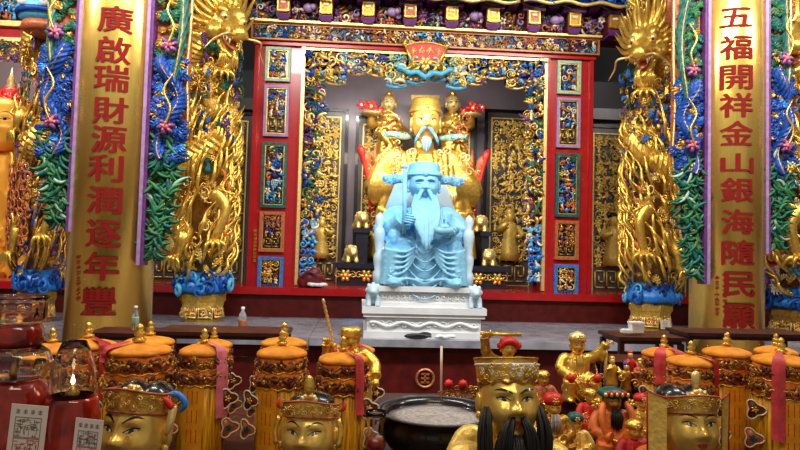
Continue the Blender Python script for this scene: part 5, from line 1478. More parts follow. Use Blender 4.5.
mb.use('gold_pale'); mb.tube(bez([H.c+q @ Vector((0.115, -0.02, h*0.72)), H.c+q @ Vector((0.120, -0.03, h*0.4)), H.c+q @ Vector((0.112, -0.03, 0.0))], 9), [0.012, 0.014, 0.013, 0.012, 0.012, 0.011, 0.010, 0.008, 0.003], 8)
mb.build('crown_tassel', t)

# idol with the spire crown
t, H, hd, rng = idol(307, 434, 2.1, 0.088, 'gold-faced idol with tall spire crown between two orange canopies', -0.16, 'orange', 32)
painted_face(H, hd, (0.050, 0.05,), (0.11, 0.04, 0.030, 0.25,), ('lips', 0.2,))
h = H.h
mb = MB(); crown_band(mb, H, h*0.53, h*0.95, 0.092, 0.006, 'gold', 'rust', rng, 1.7, 0.004); cr = mb.build('crown', t)
mb = MB(); crown_carve(mb, H, h*0.53, h*0.95, 0.094, 0.006, ['gold_pale', 'gold', 'gold_dark'], rng, 44); mb.build('crown_carving', cr)
black_cap(t, H, h*0.90, 0.084, 0.042, False)
mb = MB().use('gold_pale'); p = H.c+Vector((0, -0.06, h*1.16)); 
for k in range(9): mb.ell(p+Vector((math.cos(k*0.7)*0.020, 0, math.sin(k*0.7)*0.011)), 0.010, 7, 5)
mb.use('gold'); mb.lathe([(0.010, 0.008), (0.016, 0.03), (0.018, 0.05), (0.012, 0.07), (0.003, 0.078)], 12, p, 1, 0.6); mb.build('crown_spire', t)
for sd in (-1, 1): mb = MB().use('red'); m_leaf(mb, H.c+H.R @ Vector((sd*0.108, 0.0, h*0.78)), 0.030, 2.3 if sd < 0 else 0.7, 0.5*sd); mb.build('crown_tassel', t)
for sd in (-1, 1): mb = MB().use('gold'); mb.tube(bez([H.c+H.R @ Vector((sd*0.098, -0.02, h*0.5)), H.c+H.R @ Vector((sd*0.110, -0.02, h*0.1)), H.c+H.R @ Vector((sd*0.102, -0.02, -h*0.3))], 8), 0.009, 7); mb.build('crown_strap', t)

# idol with the wide square crown
t, H, hd, rng = idol(702, 425, 2.0, 0.088, 'gold-faced idol with a wide square crown edged in red', 0.0, 'satin_orange', 33)
painted_face(H, hd, (0.05, 0.04,), (0.06, 0.02, 0.024, 0.27,), ('lips', 0.2,))
h = H.h
mb = MB(); crown_band(mb, H, h*0.40, h*0.86, 0.094, 0.010, 'gold', 'rust', rng, 1.6, 0.003)
mb.use('gold_leafing')
for sd in (-1, 1):
    A = [H.c+Vector((sd*0.092, -0.045, h*0.90)), H.c+Vector((sd*0.140, -0.005, h*1.02))]; B = [H.c+Vector((sd*0.092, -0.045, -h*1.1)), H.c+Vector((sd*0.135, -0.005, -h*1.1))]
    mb.strip(B, A); mb.strip([p+Vector((0, 0.006, 0)) for p in B], [p+Vector((0, 0.006, 0)) for p in A])
mb.use('red')
for sd in (-1, 1): mb.tube([H.c+Vector((sd*0.135, -0.005, -h*1.1)), H.c+Vector((sd*0.140, -0.005, h*1.02)), H.c+Vector((sd*0.092, -0.047, h*0.90))], 0.003, 6)
cr = mb.build('crown', t)
mb = MB(); crown_carve(mb, H, h*0.42, h*0.86, 0.098, 0.010, ['gold_pale', 'gold', 'gold_dark'], rng, 52); mb.build('crown_carving', cr)
black_cap(t, H, h*0.78, 0.088, 0.048)
mb = MB().use('gold_pale'); p = H.c+Vector((0.0, -0.07, h*1.02))
for k in range(9): mb.ell(p+Vector((math.cos(k*0.7)*0.022, 0, math.sin(k*0.7)*0.013)), 0.011, 7, 5)
mb.ell(p, (0.02, 0.015, 0.014), 10, 7); mb.lathe([(0.010, 0.01), (0.014, 0.04), (0.016, 0.065), (0.006, 0.075)], 10, p+Vector((0, 0.02, 0)), 1, 0.7); mb.build('crown_knob', t)

# black bearded idol with the flared cap
t, H, hd, rng = idol(515, 400, 2.0, 0.093, 'gold-faced idol with long black beard and flared gold cap', 0.06, 'gold_leafing', 34, 1.30, 1.55)
painted_face(H, hd, (0.048, 0.03,), (0.05, 0.05, 0.045, 0.24,), ('lips', 0.24, 0.06,))
h = H.h
mb = MB(); crown_band(mb, H, h*0.48, h*1.14, 0.094, 0.011, 'gold', 'gold_dark', rng, 1.62, 0.0, 0.92)
mb.use('gold_dark'); mb.ell(H.c+H.R @ Vector((0, 0.01, h*0.5)), (0.096, 0.092, h*0.46), 20, 12)
cr = mb.build('cap', t)
mb = MB(); crown_carve(mb, H, h*0.48, h*1.14, 0.096, 0.010, ['gold_pale', 'gold', 'gold_pale', 'white'], rng, 70); 
mb.use('white'); mb.tube([H.c+H.R @ Vector((math.sin(a)*0.107, -math.cos(a)*0.099, h*0.98)) for a in frange(-1.5, 1.5, 21)], 0.0032, 5); m_flower(mb, H.c+H.R @ Vector((0, -0.100, h*0.86)), 0.018, 6, 'white', 'gold_pale')
mb.use('gold_dark'); mb.tube([H.c+H.R @ Vector((math.sin(a)*0.100, -math.cos(a)*0.093, h*0.56+0.006*math.cos(a*12))) for a in frange(-1.5, 1.5, 61)], 0.004, 5)
mb.build('cap_carving', cr)
mb = MB().use('black_hair')
def tuft(p0, p1, p2, wd, n):
    p0, p1, p2 = Vector(p0), Vector(p1), Vector(p2)
    for k in range(n):
        o = Vector((rng.uniform(-1, 1)*wd, rng.uniform(-0.6, 0.4)*wd, rng.uniform(-0.3, 0.3)*wd))
        mb.tube(bez([p0+o*0.45, p1+o, p2+o*1.1+Vector((0, 0, rng.uniform(-0.02, 0.03)))], 7), [0.0035, 0.005, 0.0055, 0.005, 0.004, 0.003, 0.0008], 5)
for sd in (-1, 1):
    a = H.pt(sd*0.20, -0.34, 0.0); tuft(a, a+Vector((sd*0.022, -0.020, -0.06)), a+Vector((sd*0.030, -0.01, -0.20)), 0.016, 34)
    b = H.pt(sd*0.90, -0.10, 0.0)+Vector((0, -0.004, 0)); tuft(b, b+Vector((sd*0.012, -0.03, -0.08)), b+Vector((sd*0.002, -0.03, -0.22)), 0.020, 44)
c_ = H.pt(0, -0.80, 0.0); tuft(c_, c_+Vector((0, -0.025, -0.05)), c_+Vector((0, -0.01, -0.20)), 0.024, 50)
for sd in (-1, 1):
    c_ = H.pt(sd*0.45, -0.72, 0.0); tuft(c_, c_+Vector((sd*0.006, -0.015, -0.06)), c_+Vector((0, -0.01, -0.19)), 0.022, 40)
mb.build('black_beard', hd)
for sd in (-1, 1):
    mb = MB()
    p = H.c+Vector((sd*0.135, -0.03, -h*1.25)); mb.use('gold_leafing'); mb.ell(p, (0.062, 0.05, 0.035), 14, 9)
    mb.use('gold_pale')
    for k in range(9): m_scroll(mb, p+Vector((rng.uniform(-0.045, 0.045), -0.035, rng.uniform(-0.01, 0.028))), 0.013, k, 1.3)
    mb.build('shoulder_armour', t)

# ------------------------------------------------------------------ small figures between
def small_idol(px, py, Y, s, label, robe, pose, seed, skin='gold', head_col=None):
    """py: photo row of the head centre; s: head half width (m)"""
    rng = random.Random(seed); c = W(px, py, Y); zc = c.z-TZ
    t = thing('small_idol', label, 'statue', (c.x, Y, TZ))
    k = 6.2*s; base = zc-1.17*k
    mb = MB().use('brown_wood'); mb.lathe([(k*0.50, 0), (k*0.50, 0.02), (k*0.44, 0.04), (k*0.44, max(0.05, base-0.03)), (k*0.5, max(0.06, base))], 8); mb.build('stand', t, smooth=False)
    mb = MB().use(robe); mb.X = Matrix.Translation((0, 0, base+0.03*k)) @ Matrix.Scale(k, 4)
    aL, aR = pose
    seated(mb, aL, aR); folds(mb, n=5); chest_folds(mb)
    mb.build('robe', t, remesh=0.035*k*0.5, soft=1)
    for sd, (e, w) in ((-1, aL), (1, aR)):
        mb = MB().use(skin); mb.X = Matrix.Translation((0, 0, base)) @ Matrix.Scale(k, 4)
        d = (Vector(w)-Vector(e)).normalized()
        hand(mb, Vector(w)+d*0.02, (-d).to_track_quat('Y', 'Z').to_matrix(), 1.3, 1.0, -sd); mb.build('hand', t)
    H = Head((0, -0.02*k, base+1.19*k), s, s*1.25, s)
    mb = MB().use(head_col or skin); H.mesh(mb, 28, 24); H.ear(mb); hd = mb.build('head', t)
    painted_face(H, hd, (0.06,), (), ())
    return t, H, hd, k, base, rng
# gold warrior with raised arm and long rod
t, H, hd, k, base, rng = small_idol(577, 346, 2.9, 0.034, 'gold warrior idol raising one arm and gripping a thin rod', 'gold', (((-0.40, -0.10, 0.62), (-0.20, -0.36, 0.50)), ((0.48, -0.05, 0.98), (0.62, -0.15, 1.22))), 41)
mb = MB().use('gold_pale'); mb.lathe([(0.040, 0), (0.042, 0.02), (0.034, 0.035), (0.002, 0.05)], 12, H.c+Vector((0, 0, 0.018))); m_flower(mb, H.c+Vector((0, -0.04, 0.04)), 0.016, 6); mb.build('helmet', hd)
mb = MB().use('gold_pale'); x = 0.62*k; mb.tube([(x-0.002, -0.17*k, base+1.26*k), (x-0.01, -0.2*k, base+0.3*k)], 0.007, 8)
for q in range(12): mb.ell((x-0.002-0.0007*q, -0.175*k, base+(1.2-0.075*q)*k), (0.009, 0.009, 0.006), 7, 4)
mb.build('rod', t)
for sd in (-1, 1):
    mb = MB(); m_flower(mb, (sd*0.062, -0.10, base+0.55*k), 0.024, 7, 'red', 'red'); mb.ell((sd*0.062, -0.10, base+0.55*k), 0.020, 9, 7); mb.build('pompom', t)
mb = MB()
for q in range(14): mb.use(rng.choice(['gold', 'gold_pale', 'rust', 'red'])); m_scroll(mb, (rng.uniform(-0.4, 0.4)*k, -0.44*k, base+rng.uniform(0.1, 0.6)*k), 0.018, rng.uniform(0, 6))
mb.build('armour_scrolls', t)
# orange robed small idol with black beard
t, H, hd, k, base, rng = small_idol(612, 402, 2.45, 0.032, 'small black-bearded idol in an orange robe with a jewelled green headdress', 'orange', (((-0.40, -0.10, 0.58), (-0.16, -0.40, 0.55)), ((0.40, -0.10, 0.58), (0.16, -0.40, 0.55))), 42, 'gold_dark')
mb = MB().use('teal'); mb.lathe([(0.040, 0), (0.058, 0.012), (0.05, 0.028), (0.02, 0.04), (0.002, 0.042)], 14, H.c+Vector((0, 0.01, 0.014)))
for q in range(9): mb.use('red' if q % 2 else 'gold_pale'); mb.ell(H.c+Vector(((q-4)*0.011, -0.042, 0.034+0.006*(q % 2))), 0.009, 8, 6)
mb.use('gold'); [m_flower(mb, H.c+Vector((sd*0.068, -0.01, -0.01)), 0.026, 7, 'gold', 'gold_pale') for sd in (-1, 1)]
mb.build('headdress', hd)
mb = MB().use('black_hair'); p0 = H.pt(0, -0.6)
for q in range(40): o = Vector((rng.uniform(-1, 1)*0.022, rng.uniform(-0.01, 0), 0)); mb.tube([p0+o*0.8, p0+o*1.1+Vector((0, -0.012, -0.035)), p0+o+Vector((0, -0.005, -0.085+rng.uniform(0, 0.02)))], [0.003, 0.004, 0.001], 5)
mb.build('black_beard', hd)
for sd in (-1, 1):
    mb = MB().use('orange')
    mb.tube(bez([H.c+Vector((sd*0.045, -0.02, 0.0)), H.c+Vector((sd*0.062, -0.05, -0.05)), H.c+Vector((sd*0.050, -0.07, -0.13))], 9), [0.008, 0.012, 0.014, 0.015, 0.015, 0.014, 0.013, 0.010, 0.004], 8)
    mb.build('robe_lapel', t)
# brown idol with grey beard
t, H, hd, k, base, rng = small_idol(553, 408, 2.45, 0.028, 'small gold idol with a grey beard beside the flared-cap idol', 'gold_dark', (((-0.40, -0.10, 0.58), (-0.16, -0.40, 0.55)), ((0.40, -0.10, 0.58), (0.16, -0.40, 0.55))), 43, 'gold')
mb = MB().use('red'); mb.lathe([(0.034, 0), (0.040, 0.02), (0.030, 0.04), (0.002, 0.046)], 12, H.c+Vector((0, 0.005, 0.012))); mb.use('gold'); m_flower(mb, H.c+Vector((0, -0.034, 0.03)), 0.016, 6); mb.build('cap', hd)
mb = MB().use('ash'); p0 = H.pt(0, -0.6)
for q in range(26): o = Vector((rng.uniform(-1, 1)*0.018, rng.uniform(-0.01, 0), 0)); mb.tube([p0+o*0.8, p0+o*1.1+Vector((0, -0.012, -0.03)), p0+o+Vector((0, -0.005, -0.07))], [0.003, 0.004, 0.001], 5)
mb.build('grey_beard', hd)
# red turbaned sword bearer behind the bearded idol
t, H, hd, k, base, rng = small_idol(508, 349, 2.9, 0.034, 'red-turbaned idol swinging a sword behind the flared-cap idol', 'gold_dark', (((-0.50, -0.05, 1.05), (-0.56, -0.12, 1.42)), ((0.40, -0.10, 0.58), (0.16, -0.40, 0.55))), 44, 'gold')
mb = MB().use('red')
for q in range(9): mb.ell(H.c+Vector(((q-4)*0.0105, -0.028+0.002*abs(q-4), 0.034-0.0012*(q-4)**2)), 0.017, 8, 6)
mb.ell(H.c+Vector((0, 0.005, 0.032)), (0.042, 0.036, 0.024), 10, 7); mb.build('turban', hd)
mb = MB().use('gold'); x = -0.56*k; zt = base+1.52*k; mb.tube([(x-0.02, -0.14*k, zt+0.002), (x+0.03, -0.14*k, zt)], 0.009, 8); mb.box((x+0.10, -0.14*k, zt-0.003), (0.15, 0.006, 0.016)); mb.ell((x+0.026, -0.14*k, zt), (0.006, 0.012, 0.02), 8, 6); mb.build('sword', t)
# gold capped staff bearer with twisted staff
t, H, hd, k, base, rng = small_idol(351, 340, 2.75, 0.036, 'gold-capped idol lifting a twisted gold staff above the canopies', 'gold', (((-0.44, -0.08, 0.80), (-0.46, -0.18, 1.10)), ((0.48, -0.08, 0.66), (0.50, -0.32, 0.50))), 45)
mb = MB().use('gold'); mb.lathe([(0.044, 0), (0.048, 0.012), (0.046, 0.034), (0.040, 0.042), (0.002, 0.044)], 14, H.c+Vector((0, 0.004, 0.008))); mb.build('cap', hd)
a = W(334, 346, 2.7)-t.location; b = W(323, 299, 2.7)-t.location
mb = MB().use('gold_pale'); pts = [a.lerp(b, u) for u in frange(0, 1, 40)]; mb.tube(pts, [0.0055 if (i//2) % 2 else 0.0075 for i in range(40)], 8)
mb.use('rust'); mb.tube([a+(b-a)*-0.25, a], 0.011, 8); mb.use('gold'); mb.ell(a, 0.013, 8, 6); mb.build('twisted_staff', t)
# small headdress figure with red pompoms behind the burner
t, H, hd, k, base, rng = small_idol(453, 402, 3.32, 0.034, 'small gold headdress idol with two red pompoms behind the black incense burner', 'gold_dark', (((-0.40, -0.10, 0.58), (-0.16, -0.40, 0.55)), ((0.40, -0.10, 0.58), (0.16, -0.40, 0.55))), 46, 'gold_dark')
mb = MB()
for q in range(60): mb.use(rng.choice(['gold_dark', 'gold_dark', 'brown', 'rust', 'gold'])); m_scroll(mb, H.c+Vector((rng.uniform(-0.075, 0.16), -0.05, rng.uniform(-0.02, 0.08))), rng.uniform(0.018, 0.032), rng.uniform(0, 6))
mb.build('headdress', hd)
for dx in (-0.035, 0.040):
    mb = MB().use('red'); p = H.c+Vector((dx, -0.06, 0.105)); mb.ell(p, 0.022, 10, 8); m_flower(mb, p, 0.026, 8); mb.build('pompom', t)

# more small idols crowding the table behind the flared-cap idol
SIT = (((-0.40, -0.10, 0.58), (-0.16, -0.40, 0.55)), ((0.40, -0.10, 0.58), (0.16, -0.40, 0.55)))
for q, (px, py, Y, hwid, robe, capc, lb) in enumerate(((590, 398, 2.72, 0.022, 'red', 'gold', 'tiny red-robed idol in a gold cap below the gold warrior'),
        (641, 404, 2.62, 0.024, 'gold', 'red', 'tiny gold idol in a red cap beside the orange-robed one'),
        (543, 380, 3.15, 0.026, 'rust', 'gold', 'tiny rust-robed idol in a gold cap behind the grey-bearded one'),
        (634, 432, 2.26, 0.024, 'sash_red', 'gold', 'tiny dark red idol in a gold cap before the red-capped gold one'),
        (575, 424, 2.64, 0.026, 'gold_leafing', 'teal', 'tiny gold idol in a teal cap between the grey-bearded and orange-robed ones'))):
    t, H, hd, k, base, rng = small_idol(px, py, Y, hwid, lb, robe, SIT, 60+q, 'gold')
    mb = MB().use(capc); mb.lathe([(hwid*1.2, 0), (hwid*1.4, hwid*0.6), (hwid*0.9, hwid*1.2), (0.001, hwid*1.4)], 12, H.c+Vector((0, 0.004, hwid*0.45))); m_flower(mb, H.c+Vector((0, -hwid*1.15, hwid*0.9)), hwid*0.5, 6, 'gold_pale', 'red'); mb.build('cap', hd)
    mb = MB()
    for w in range(18): mb.use(rng.choice(['gold', 'gold_pale', 'red', 'gold_dark'])); m_scroll(mb, (rng.uniform(-0.42, 0.42)*k, -0.46*k, base+rng.uniform(0.05, 0.85)*k), 0.014, rng.uniform(0, 6))
    o = mb.build('robe_embroidery', t); o['kind'] = 'stuff'

# ------------------------------------------------------------------ incense burner
c = W(437, 410, 2.75)
bn = thing('incense_burner', 'wide black incense burner bowl filled with grey ash', 'incense burner', (c.x, 2.75, TZ))
bh = c.z-TZ; R = 0.245
mb = MB().use('black'); mb.lathe([(0.10, 0.03), (0.17, 0.06), (R*0.96, bh*0.55), (R*1.0, bh*0.8), (R*0.93, bh*0.93), (R*1.02, bh*0.98), (R*1.05, bh), (R*0.97, bh), (R*0.90, bh*0.93), (R*0.9, bh*0.86), (0.001, bh*0.86)], 44); mb.build('bowl', bn)
for k in range(3):
    a = 2*PI*k/3+0.5; mb = MB().use('black'); mb.tube(bez([(math.cos(a)*0.12, math.sin(a)*0.12, 0.07), (math.cos(a)*0.17, math.sin(a)*0.17, 0.04), (math.cos(a)*0.16, math.sin(a)*0.16, 0.0)], 7), [0.03, 0.032, 0.03, 0.028, 0.026, 0.026, 0.03], 8); mb.build('leg', bn)
mb = MB().use('ash'); mb.lathe([(R*0.92, bh*0.885), (R*0.6, bh*0.90), (R*0.3, bh*0.925), (0.001, bh*0.93)], 30); ash = mb.build('ash_bed', bn)
mb = MB().use('slate'); mb.tube([(math.cos(a)*R*1.05, math.sin(a)*R*1.05, bh) for a in frange(0, 2*PI, 49)], 0.006, 6); mb.build('rim_edge', bn)
a = W(441, 402, 2.72); b = W(441.5, 346, 2.72)
mb = MB().use('brown'); mb.tube([a, b], [0.0035, 0.004], 8); mb.use('cream'); mb.tube([a+(b-a)*0.2, b], [0.0048, 0.0052], 8)
tag(mb.build('incense_stick'), 'single tall incense stick standing in the ash of the burner', 'incense')
# gold offering dish on the table behind
c = W(416, 400, 3.2)
mb = MB().use('gold_dark'); mb.lathe([(0.03, -c.z+TZ), (0.03, -0.03), (0.02, -0.025), (0.07, -0.008), (0.085, 0.004), (0.08, 0.006), (0.001, 0.0)], 22, c)
tag(mb.build('offering_dish'), 'dull gold footed dish behind the incense burner', 'dish')
# glass cup of oil left of the burner
def glass_cup(px, py, Y, r, hgt, label):
    c = W(px, py, Y)
    t = thing('oil_glass', label, 'oil lamp', (c.x, Y, TZ)); z = c.z-TZ
    mb = MB().use('brown_wood'); mb.lathe([(r*1.1, 0), (r*1.1, 0.02), (r*0.5, 0.04), (r*0.5, z-hgt), (r*0.9, z-hgt+0.006)], 16); mb.build('stand', t)
    mb = MB().use('glass'); mb.lathe([(r*0.75, z-hgt+0.006), (r, z-hgt*0.8), (r*0.72, z-hgt*0.45), (r*0.95, z-hgt*0.15), (r*0.98, z), (r*0.93, z), (r*0.90, z-hgt*0.15), (r*0.67, z-hgt*0.45), (r*0.94, z-hgt*0.8), (r*0.7, z-hgt+0.012)], 24); mb.build('cup', t)
    mb = MB().use('amber_oil'); mb.lathe([(r*0.68, z-hgt+0.014), (r*0.92, z-hgt*0.8), (r*0.80, z-hgt*0.62), (0.001, z-hgt*0.62)], 20); mb.build('oil', t)
    return t
glass_cup(376, 411, 2.1, 0.036, 0.14, 'clear glass oil cup between the canopies and the incense burner')

# ------------------------------------------------------------------ oil lamps at the left
LY = 1.5
def lamp_stack(px, Y, label, spec):
    """spec: list of (part, material, [(half width px, row)])"""
    c = W(px, 400, Y); t = thing('oil_lamp', label, 'oil lamp', (c.x, Y, TZ)); mp = MPP(Y)
    for nm, mt, prof, kw in spec:
        P = [(hw*mp, W(px, py, Y).z-TZ) for hw, py in prof]
        mb = MB().use(mt); mb.lathe(P, kw.get('n', 36), wave=kw.get('wave', 0), wn=kw.get('wn', 12), wtop=True); mb.build(nm, t)
    mb = MB().use('brown_wood'); mb.lathe([(0.06, 0), (0.06, 0.02), (0.03, 0.05), (0.03, 0.2)], 16); mb.build('foot', t)
    return t
lamp_stack(12, LY, 'tall tiered oil lamp of clear and red glass with a ruffled cup', [
    ('ruffled_cup', 'glass', [(24, 322), (26, 318), (26, 300), (28, 296), (26, 296), (24, 300), (24, 317)], dict(n=72, wave=0.03, wn=12)),
    ('upper_oil', 'amber_oil', [(22, 346), (25, 340), (24, 330), (22, 323), (0.1, 322)], {}),
    ('glass_bulge', 'glass', [(24, 378), (31, 370), (33, 362), (30, 352), (23, 346), (21, 347), (28, 353), (31, 362), (29, 370), (22, 377)], {}),
    ('red_glass_body', 'amber_oil', [(22, 520), (28, 480), (34, 430), (34, 400), (30, 384), (25, 379), (0.1, 378.5)], {}),
    ('inner_wick', 'gold_dark', [(3, 378), (4, 372), (2, 366), (1.5, 358)], dict(n=10))])
t = lamp_stack(72, LY, 'oil lamp with a clear glass chimney over a red glass body', [
    ('chimney', 'glass', [(21, 395), (21.5, 385), (19.5, 370), (15, 352), (10.5, 341), (9.9, 341), (14.4, 352), (18.8, 370), (20.8, 385), (20.3, 395)], {}),
    ('red_glass_body', 'amber_oil', [(20, 520), (24, 480), (27, 440), (26, 415), (23, 399), (22, 396), (0.1, 395.5)], {}),
    ('burner_collar', 'gold_dark', [(6, 396), (6.5, 392), (3, 389), (3, 386)], dict(n=14))])
mb = MB().use('flame'); z = W(72, 384, LY).z-TZ; mb.lathe([(0.0015, 0), (0.005, 0.005), (0.0035, 0.012), (0.0004, 0.022)], 10, (0, 0, z)); mb.build('flame', t)
lamp_stack(46, 1.75, 'small glass chimney lamp squeezed between the two big oil lamps', [
    ('chimney', 'glass', [(11, 398), (12, 388), (10, 366), (8, 356), (7.5, 356), (9.5, 366), (11.4, 388), (10.4, 398)], {}),
    ('red_glass_body', 'amber_oil', [(12, 500), (14, 440), (13, 405), (11, 399), (0.1, 398.5)], {})])
# printed paper charms leaning on the lamps
def charm(px, py, w, hgt, Y, rz, label, seed):
    rng = random.Random(seed); c = W(px, py, Y)
    t = thing('paper_charm', label, 'paper', c, rz=rz); t.rotation_euler = (0.05, math.radians(5), rz)
    mb = MB().use('paper'); mb.bx(-w/2, w/2, -0.0008, 0.0008, -hgt, 0); mb.build('sheet', t, smooth=False)
    mb = MB().use('ink')
    for k in range(4):
        x = -w*0.3+w*0.2*k
        for q in range(3): mb.bx(x-0.004, x+0.004, -0.0014, -0.001, -0.012-0.003*q, -0.011-0.003*q)
        mb.bx(x-0.0006, x+0.0006, -0.0014, -0.001, -0.019, -0.009)
    mb.frame(-w*0.36, w*0.36, -hgt*0.46, -0.026, 0.0012, -0.0014, -0.001)
    for k in range(70):
        x = rng.uniform(-w*0.3, w*0.3); z = rng.uniform(-hgt*0.44, -0.03); l = rng.uniform(0.002, 0.006)
        if rng.random() < 0.6: mb.bx(x-l, x+l, -0.0014, -0.001, z-0.0005, z+0.0005)
        else: mb.bx(x-0.0005, x+0.0005, -0.0014, -0.001, z-l, z+l)
    mb.build('black_print', t, smooth=False)
    mb = MB().use('lips'); mb.frame(-w*0.36, w*0.36, -hgt*0.97, -hgt*0.47, 0.0014, -0.0014, -0.001)
    for k in range(110):
        x = rng.uniform(-w*0.32, w*0.32); z = rng.uniform(-hgt*0.95, -hgt*0.49); l = rng.uniform(0.002, 0.006)
        if rng.random() < 0.5: mb.bx(x-l, x+l, -0.0014, -0.001, z-0.0005, z+0.0005)
        else: mb.bx(x-0.0005, x+0.0005, -0.0014, -0.001, z-l, z+l)
    mb.build('red_print', t, smooth=False)
    return t
charm(30.5, 405, 0.074, 0.15, 1.38, 0.05, 'printed paper charm leaning on the tall tiered oil lamp', 1)
charm(90, 419, 0.060, 0.13, 1.40, -0.05, 'printed paper charm leaning on the chimney oil lamp', 2)

# ------------------------------------------------------------------ small wooden offering tables standing on the altar table
def small_table(px0, px1, py, Y, dy, label):
    a, b = W(px0, py, Y), W(px1, py, Y); z = (a.z+b.z)/2-TZ
    t = thing('offering_table', label, 'table', ((a.x+b.x)/2, Y, TZ)); w = (b.x-a.x)
    mb = MB().use('brown_wood'); mb.bx(-w/2, w/2, -dy/2, dy/2, z-0.022, z); mb.bx(-w/2+0.02, w/2-0.02, -dy/2+0.02, dy/2-0.02, z-0.045, z-0.022); mb.build('table_top', t, smooth=False)
    mb = MB().use('brown_wood'); mb.bx(-w/2+0.02, w/2-0.02, -dy/2+0.02, -dy/2+0.04, z*0.6, z*0.6+0.03); mb.build('stretcher', t, smooth=False)
    for sx in (-1, 1):
        for sy_ in (-1, 1): mb = MB().use('brown_wood'); mb.box((sx*(w/2-0.025), sy_*(dy/2-0.025), (z-0.04)/2), (0.032, 0.032, z-0.04)); mb.build('leg', t, smooth=False)
    return t, z
small_table(608, 673, 334, 3.95, 0.34, 'small dark wooden table under the white cup beside the gilded pillar')
tb2, z2 = small_table(600, 652, 358, 3.5, 0.28, 'low dark wooden table with little gold figures beneath it')
small_table(676, 800, 331, 4.05, 0.3, 'dark wooden table in front of the five-blessings column')
small_table(163, 290, 329, 4.0, 0.34, 'dark wooden table between the pink-sash canopy and the gilded pillar')
tb5, z5 = small_table(96, 158, 330, 3.9, 0.3, 'dark wooden table in front of the abundance column carrying a bottle')
# tiny gold figures beneath the low table
rng = random.Random(77)
for k, (px, py) in enumerate(((612, 372), (626, 378), (640, 374), (655, 380), (630, 366))):
    c = W(px, py, 3.18+0.02*k); hgt = (c.z-TZ)
    mb = MB().use('brown_wood'); mb.lathe([(0.05, -hgt), (0.05, -hgt+0.02), (0.035, -hgt+0.03), (0.035, -0.085), (0.045, -0.08)], 8, c); m_figure(mb, c+Vector((0, 0, 0)), 0.08, ['gold', 'gold_dark', 'rust', 'gold_pale', 'red'][k], 'gold_pale', rng); mb.use('gold'); m_scroll(mb, c+Vector((0.03, -0.04, -0.02)), 0.03, k)
    tag(mb.build('gold_figurine'), ['tiny gold figurine under the low table edge', 'tiny dull gold figurine by the low table leg', 'tiny rust-robed figurine beside the low table', 'tiny pale gold figurine next to the pink sashes', 'tiny red-robed figurine deep under the low table'][k], 'figurine')
# bottles
def bottle(c, s, label, liquid):
    t = thing('water_bottle', label, 'bottle', c)
    mb = MB().use('plastic_clear'); mb.lathe([(0.030*s, 0), (0.033*s, 0.01*s), (0.033*s, 0.15*s), (0.028*s, 0.175*s), (0.014*s, 0.20*s), (0.013*s, 0.215*s)], 20); mb.build('body', t)
    mb = MB().use(liquid); mb.lathe([(0.0336*s, 0.055*s), (0.0340*s, 0.06*s), (0.0340*s, 0.12*s), (0.0336*s, 0.125*s)], 20); mb.build('label_band', t)
    mb = MB().use('white'); mb.lathe([(0.015*s, 0.212*s), (0.016*s, 0.215*s), (0.016*s, 0.235*s), (0.001, 0.237*s)], 14); mb.build('screw_cap', t)
p = WZ(242, 335, ZS); bottle((p.x, p.y, ZS), 1.15, 'clear plastic bottle with brown label on the grey stone slab', 'rust')
p = W(134, 326, 3.9); bottle((p.x, 3.92, TZ+z5), 0.62, 'small clear bottle on the table before the abundance column', 'pale_green')
# white cup and small box on the right table
p = W(636, 333, 3.9)
mb = MB().use('white'); mb.box((p.x, 3.9, p.z+0.033), (0.075, 0.06, 0.055), taper=1.08); mb.box((p.x, 3.9, p.z+0.066), (0.088, 0.07, 0.012))
tag(mb.build('white_cup', smooth=False), 'small white lidded box on the wooden table by the gilded pillar', 'box')
p2 = W(625, 333, 3.9)
mb = MB().use('white'); mb.box((p2.x, 3.88, p2.z+0.014), (0.065, 0.05, 0.018)); mb.box((p2.x, 3.88, p2.z+0.025), (0.05, 0.04, 0.006))
tag(mb.build('white_saucer', smooth=False), 'flat white tray next to the white lidded box', 'tray')
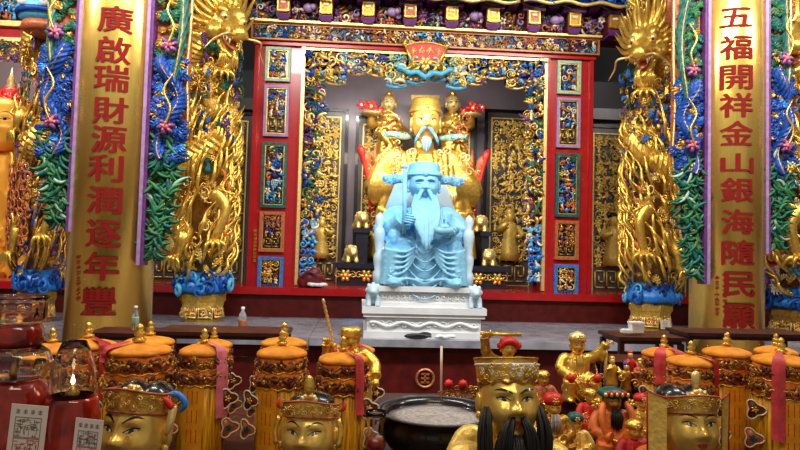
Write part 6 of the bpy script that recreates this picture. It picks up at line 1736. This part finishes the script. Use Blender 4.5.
# paper tag on the right pedestal
c = W(667, 325, 6.9)
mb = MB().use('paper'); mb.bx(c.x-0.055, c.x+0.055, 6.93, 6.934, c.z-0.05, c.z+0.05); mb.use('ink')
for q in range(5): mb.bx(c.x-0.04, c.x+0.03-0.01*(q % 2), 6.928, 6.931, c.z-0.035+q*0.016, c.z-0.03+q*0.016)
tag(mb.build('paper_tag', smooth=False), 'white paper tag on the pedestal of a gilded dragon pillar', 'paper')
# maroon bundle with white plastic at the foot of the portal
c = W(310, 296, 7.88)
t = thing('cloth_bundle', 'maroon cloth bundle with white plastic lying at the portal foot', 'bundle', (c.x, 7.86, 1.29))
mb = MB().use('maroon')
for dx, dz, r_ in ((0, 0.10, 0.12), (0.08, 0.09, 0.11), (-0.08, 0.07, 0.09), (0.05, 0.17, 0.09), (0.13, 0.07, 0.07)): mb.ell((dx, 0.0, dz), (r_, r_*0.75, r_), 10, 7)
mb.tube(bez([(-0.1, -0.06, 0.14), (0.0, -0.1, 0.2), (0.12, -0.08, 0.12)], 8), 0.02, 6); mb.build('cloth', t, remesh=0.014, soft=1)
mb = MB().use('white'); rng = random.Random(6)
for k in range(9): mb.ell((0.1+rng.uniform(-0.12, 0.12), -0.10+rng.uniform(-0.03, 0.02), 0.03+rng.uniform(0, 0.02)), (0.06, 0.04, 0.026), 7, 5, rot('Z', k))
mb.build('plastic_sheet', t, remesh=0.012)
# teal cloth lying in front of the marble figure
c = WZ(424, 341, ZS)
mb = MB().use('navy'); mb.ell((c.x-0.06, 6.03, ZS+0.03), (0.13, 0.035, 0.03), 12, 7); mb.ell((c.x+0.02, 6.03, ZS+0.045), (0.07, 0.03, 0.03), 10, 6)
mb.tube(bez([(c.x-0.15, 6.0, ZS+0.03), (c.x-0.05, 5.995, ZS+0.05), (c.x+0.08, 6.0, ZS+0.03)], 8), 0.012, 6)
tag(mb.build('folded_cloth', remesh=0.008, soft=1), 'dark folded cloth lying before the marble figure', 'cloth')
c = WZ(446, 342, ZS)
mb = MB().use('marble')
for k in range(8): mb.ell((c.x+rng.uniform(-0.1, 0.1), 6.03, ZS+0.018+rng.uniform(0, 0.02)), (0.05, 0.03, 0.02), 7, 5, rot('Z', k))
tag(mb.build('crumpled_tissue', remesh=0.008), 'crumpled white tissue beside the dark folded cloth', 'tissue')
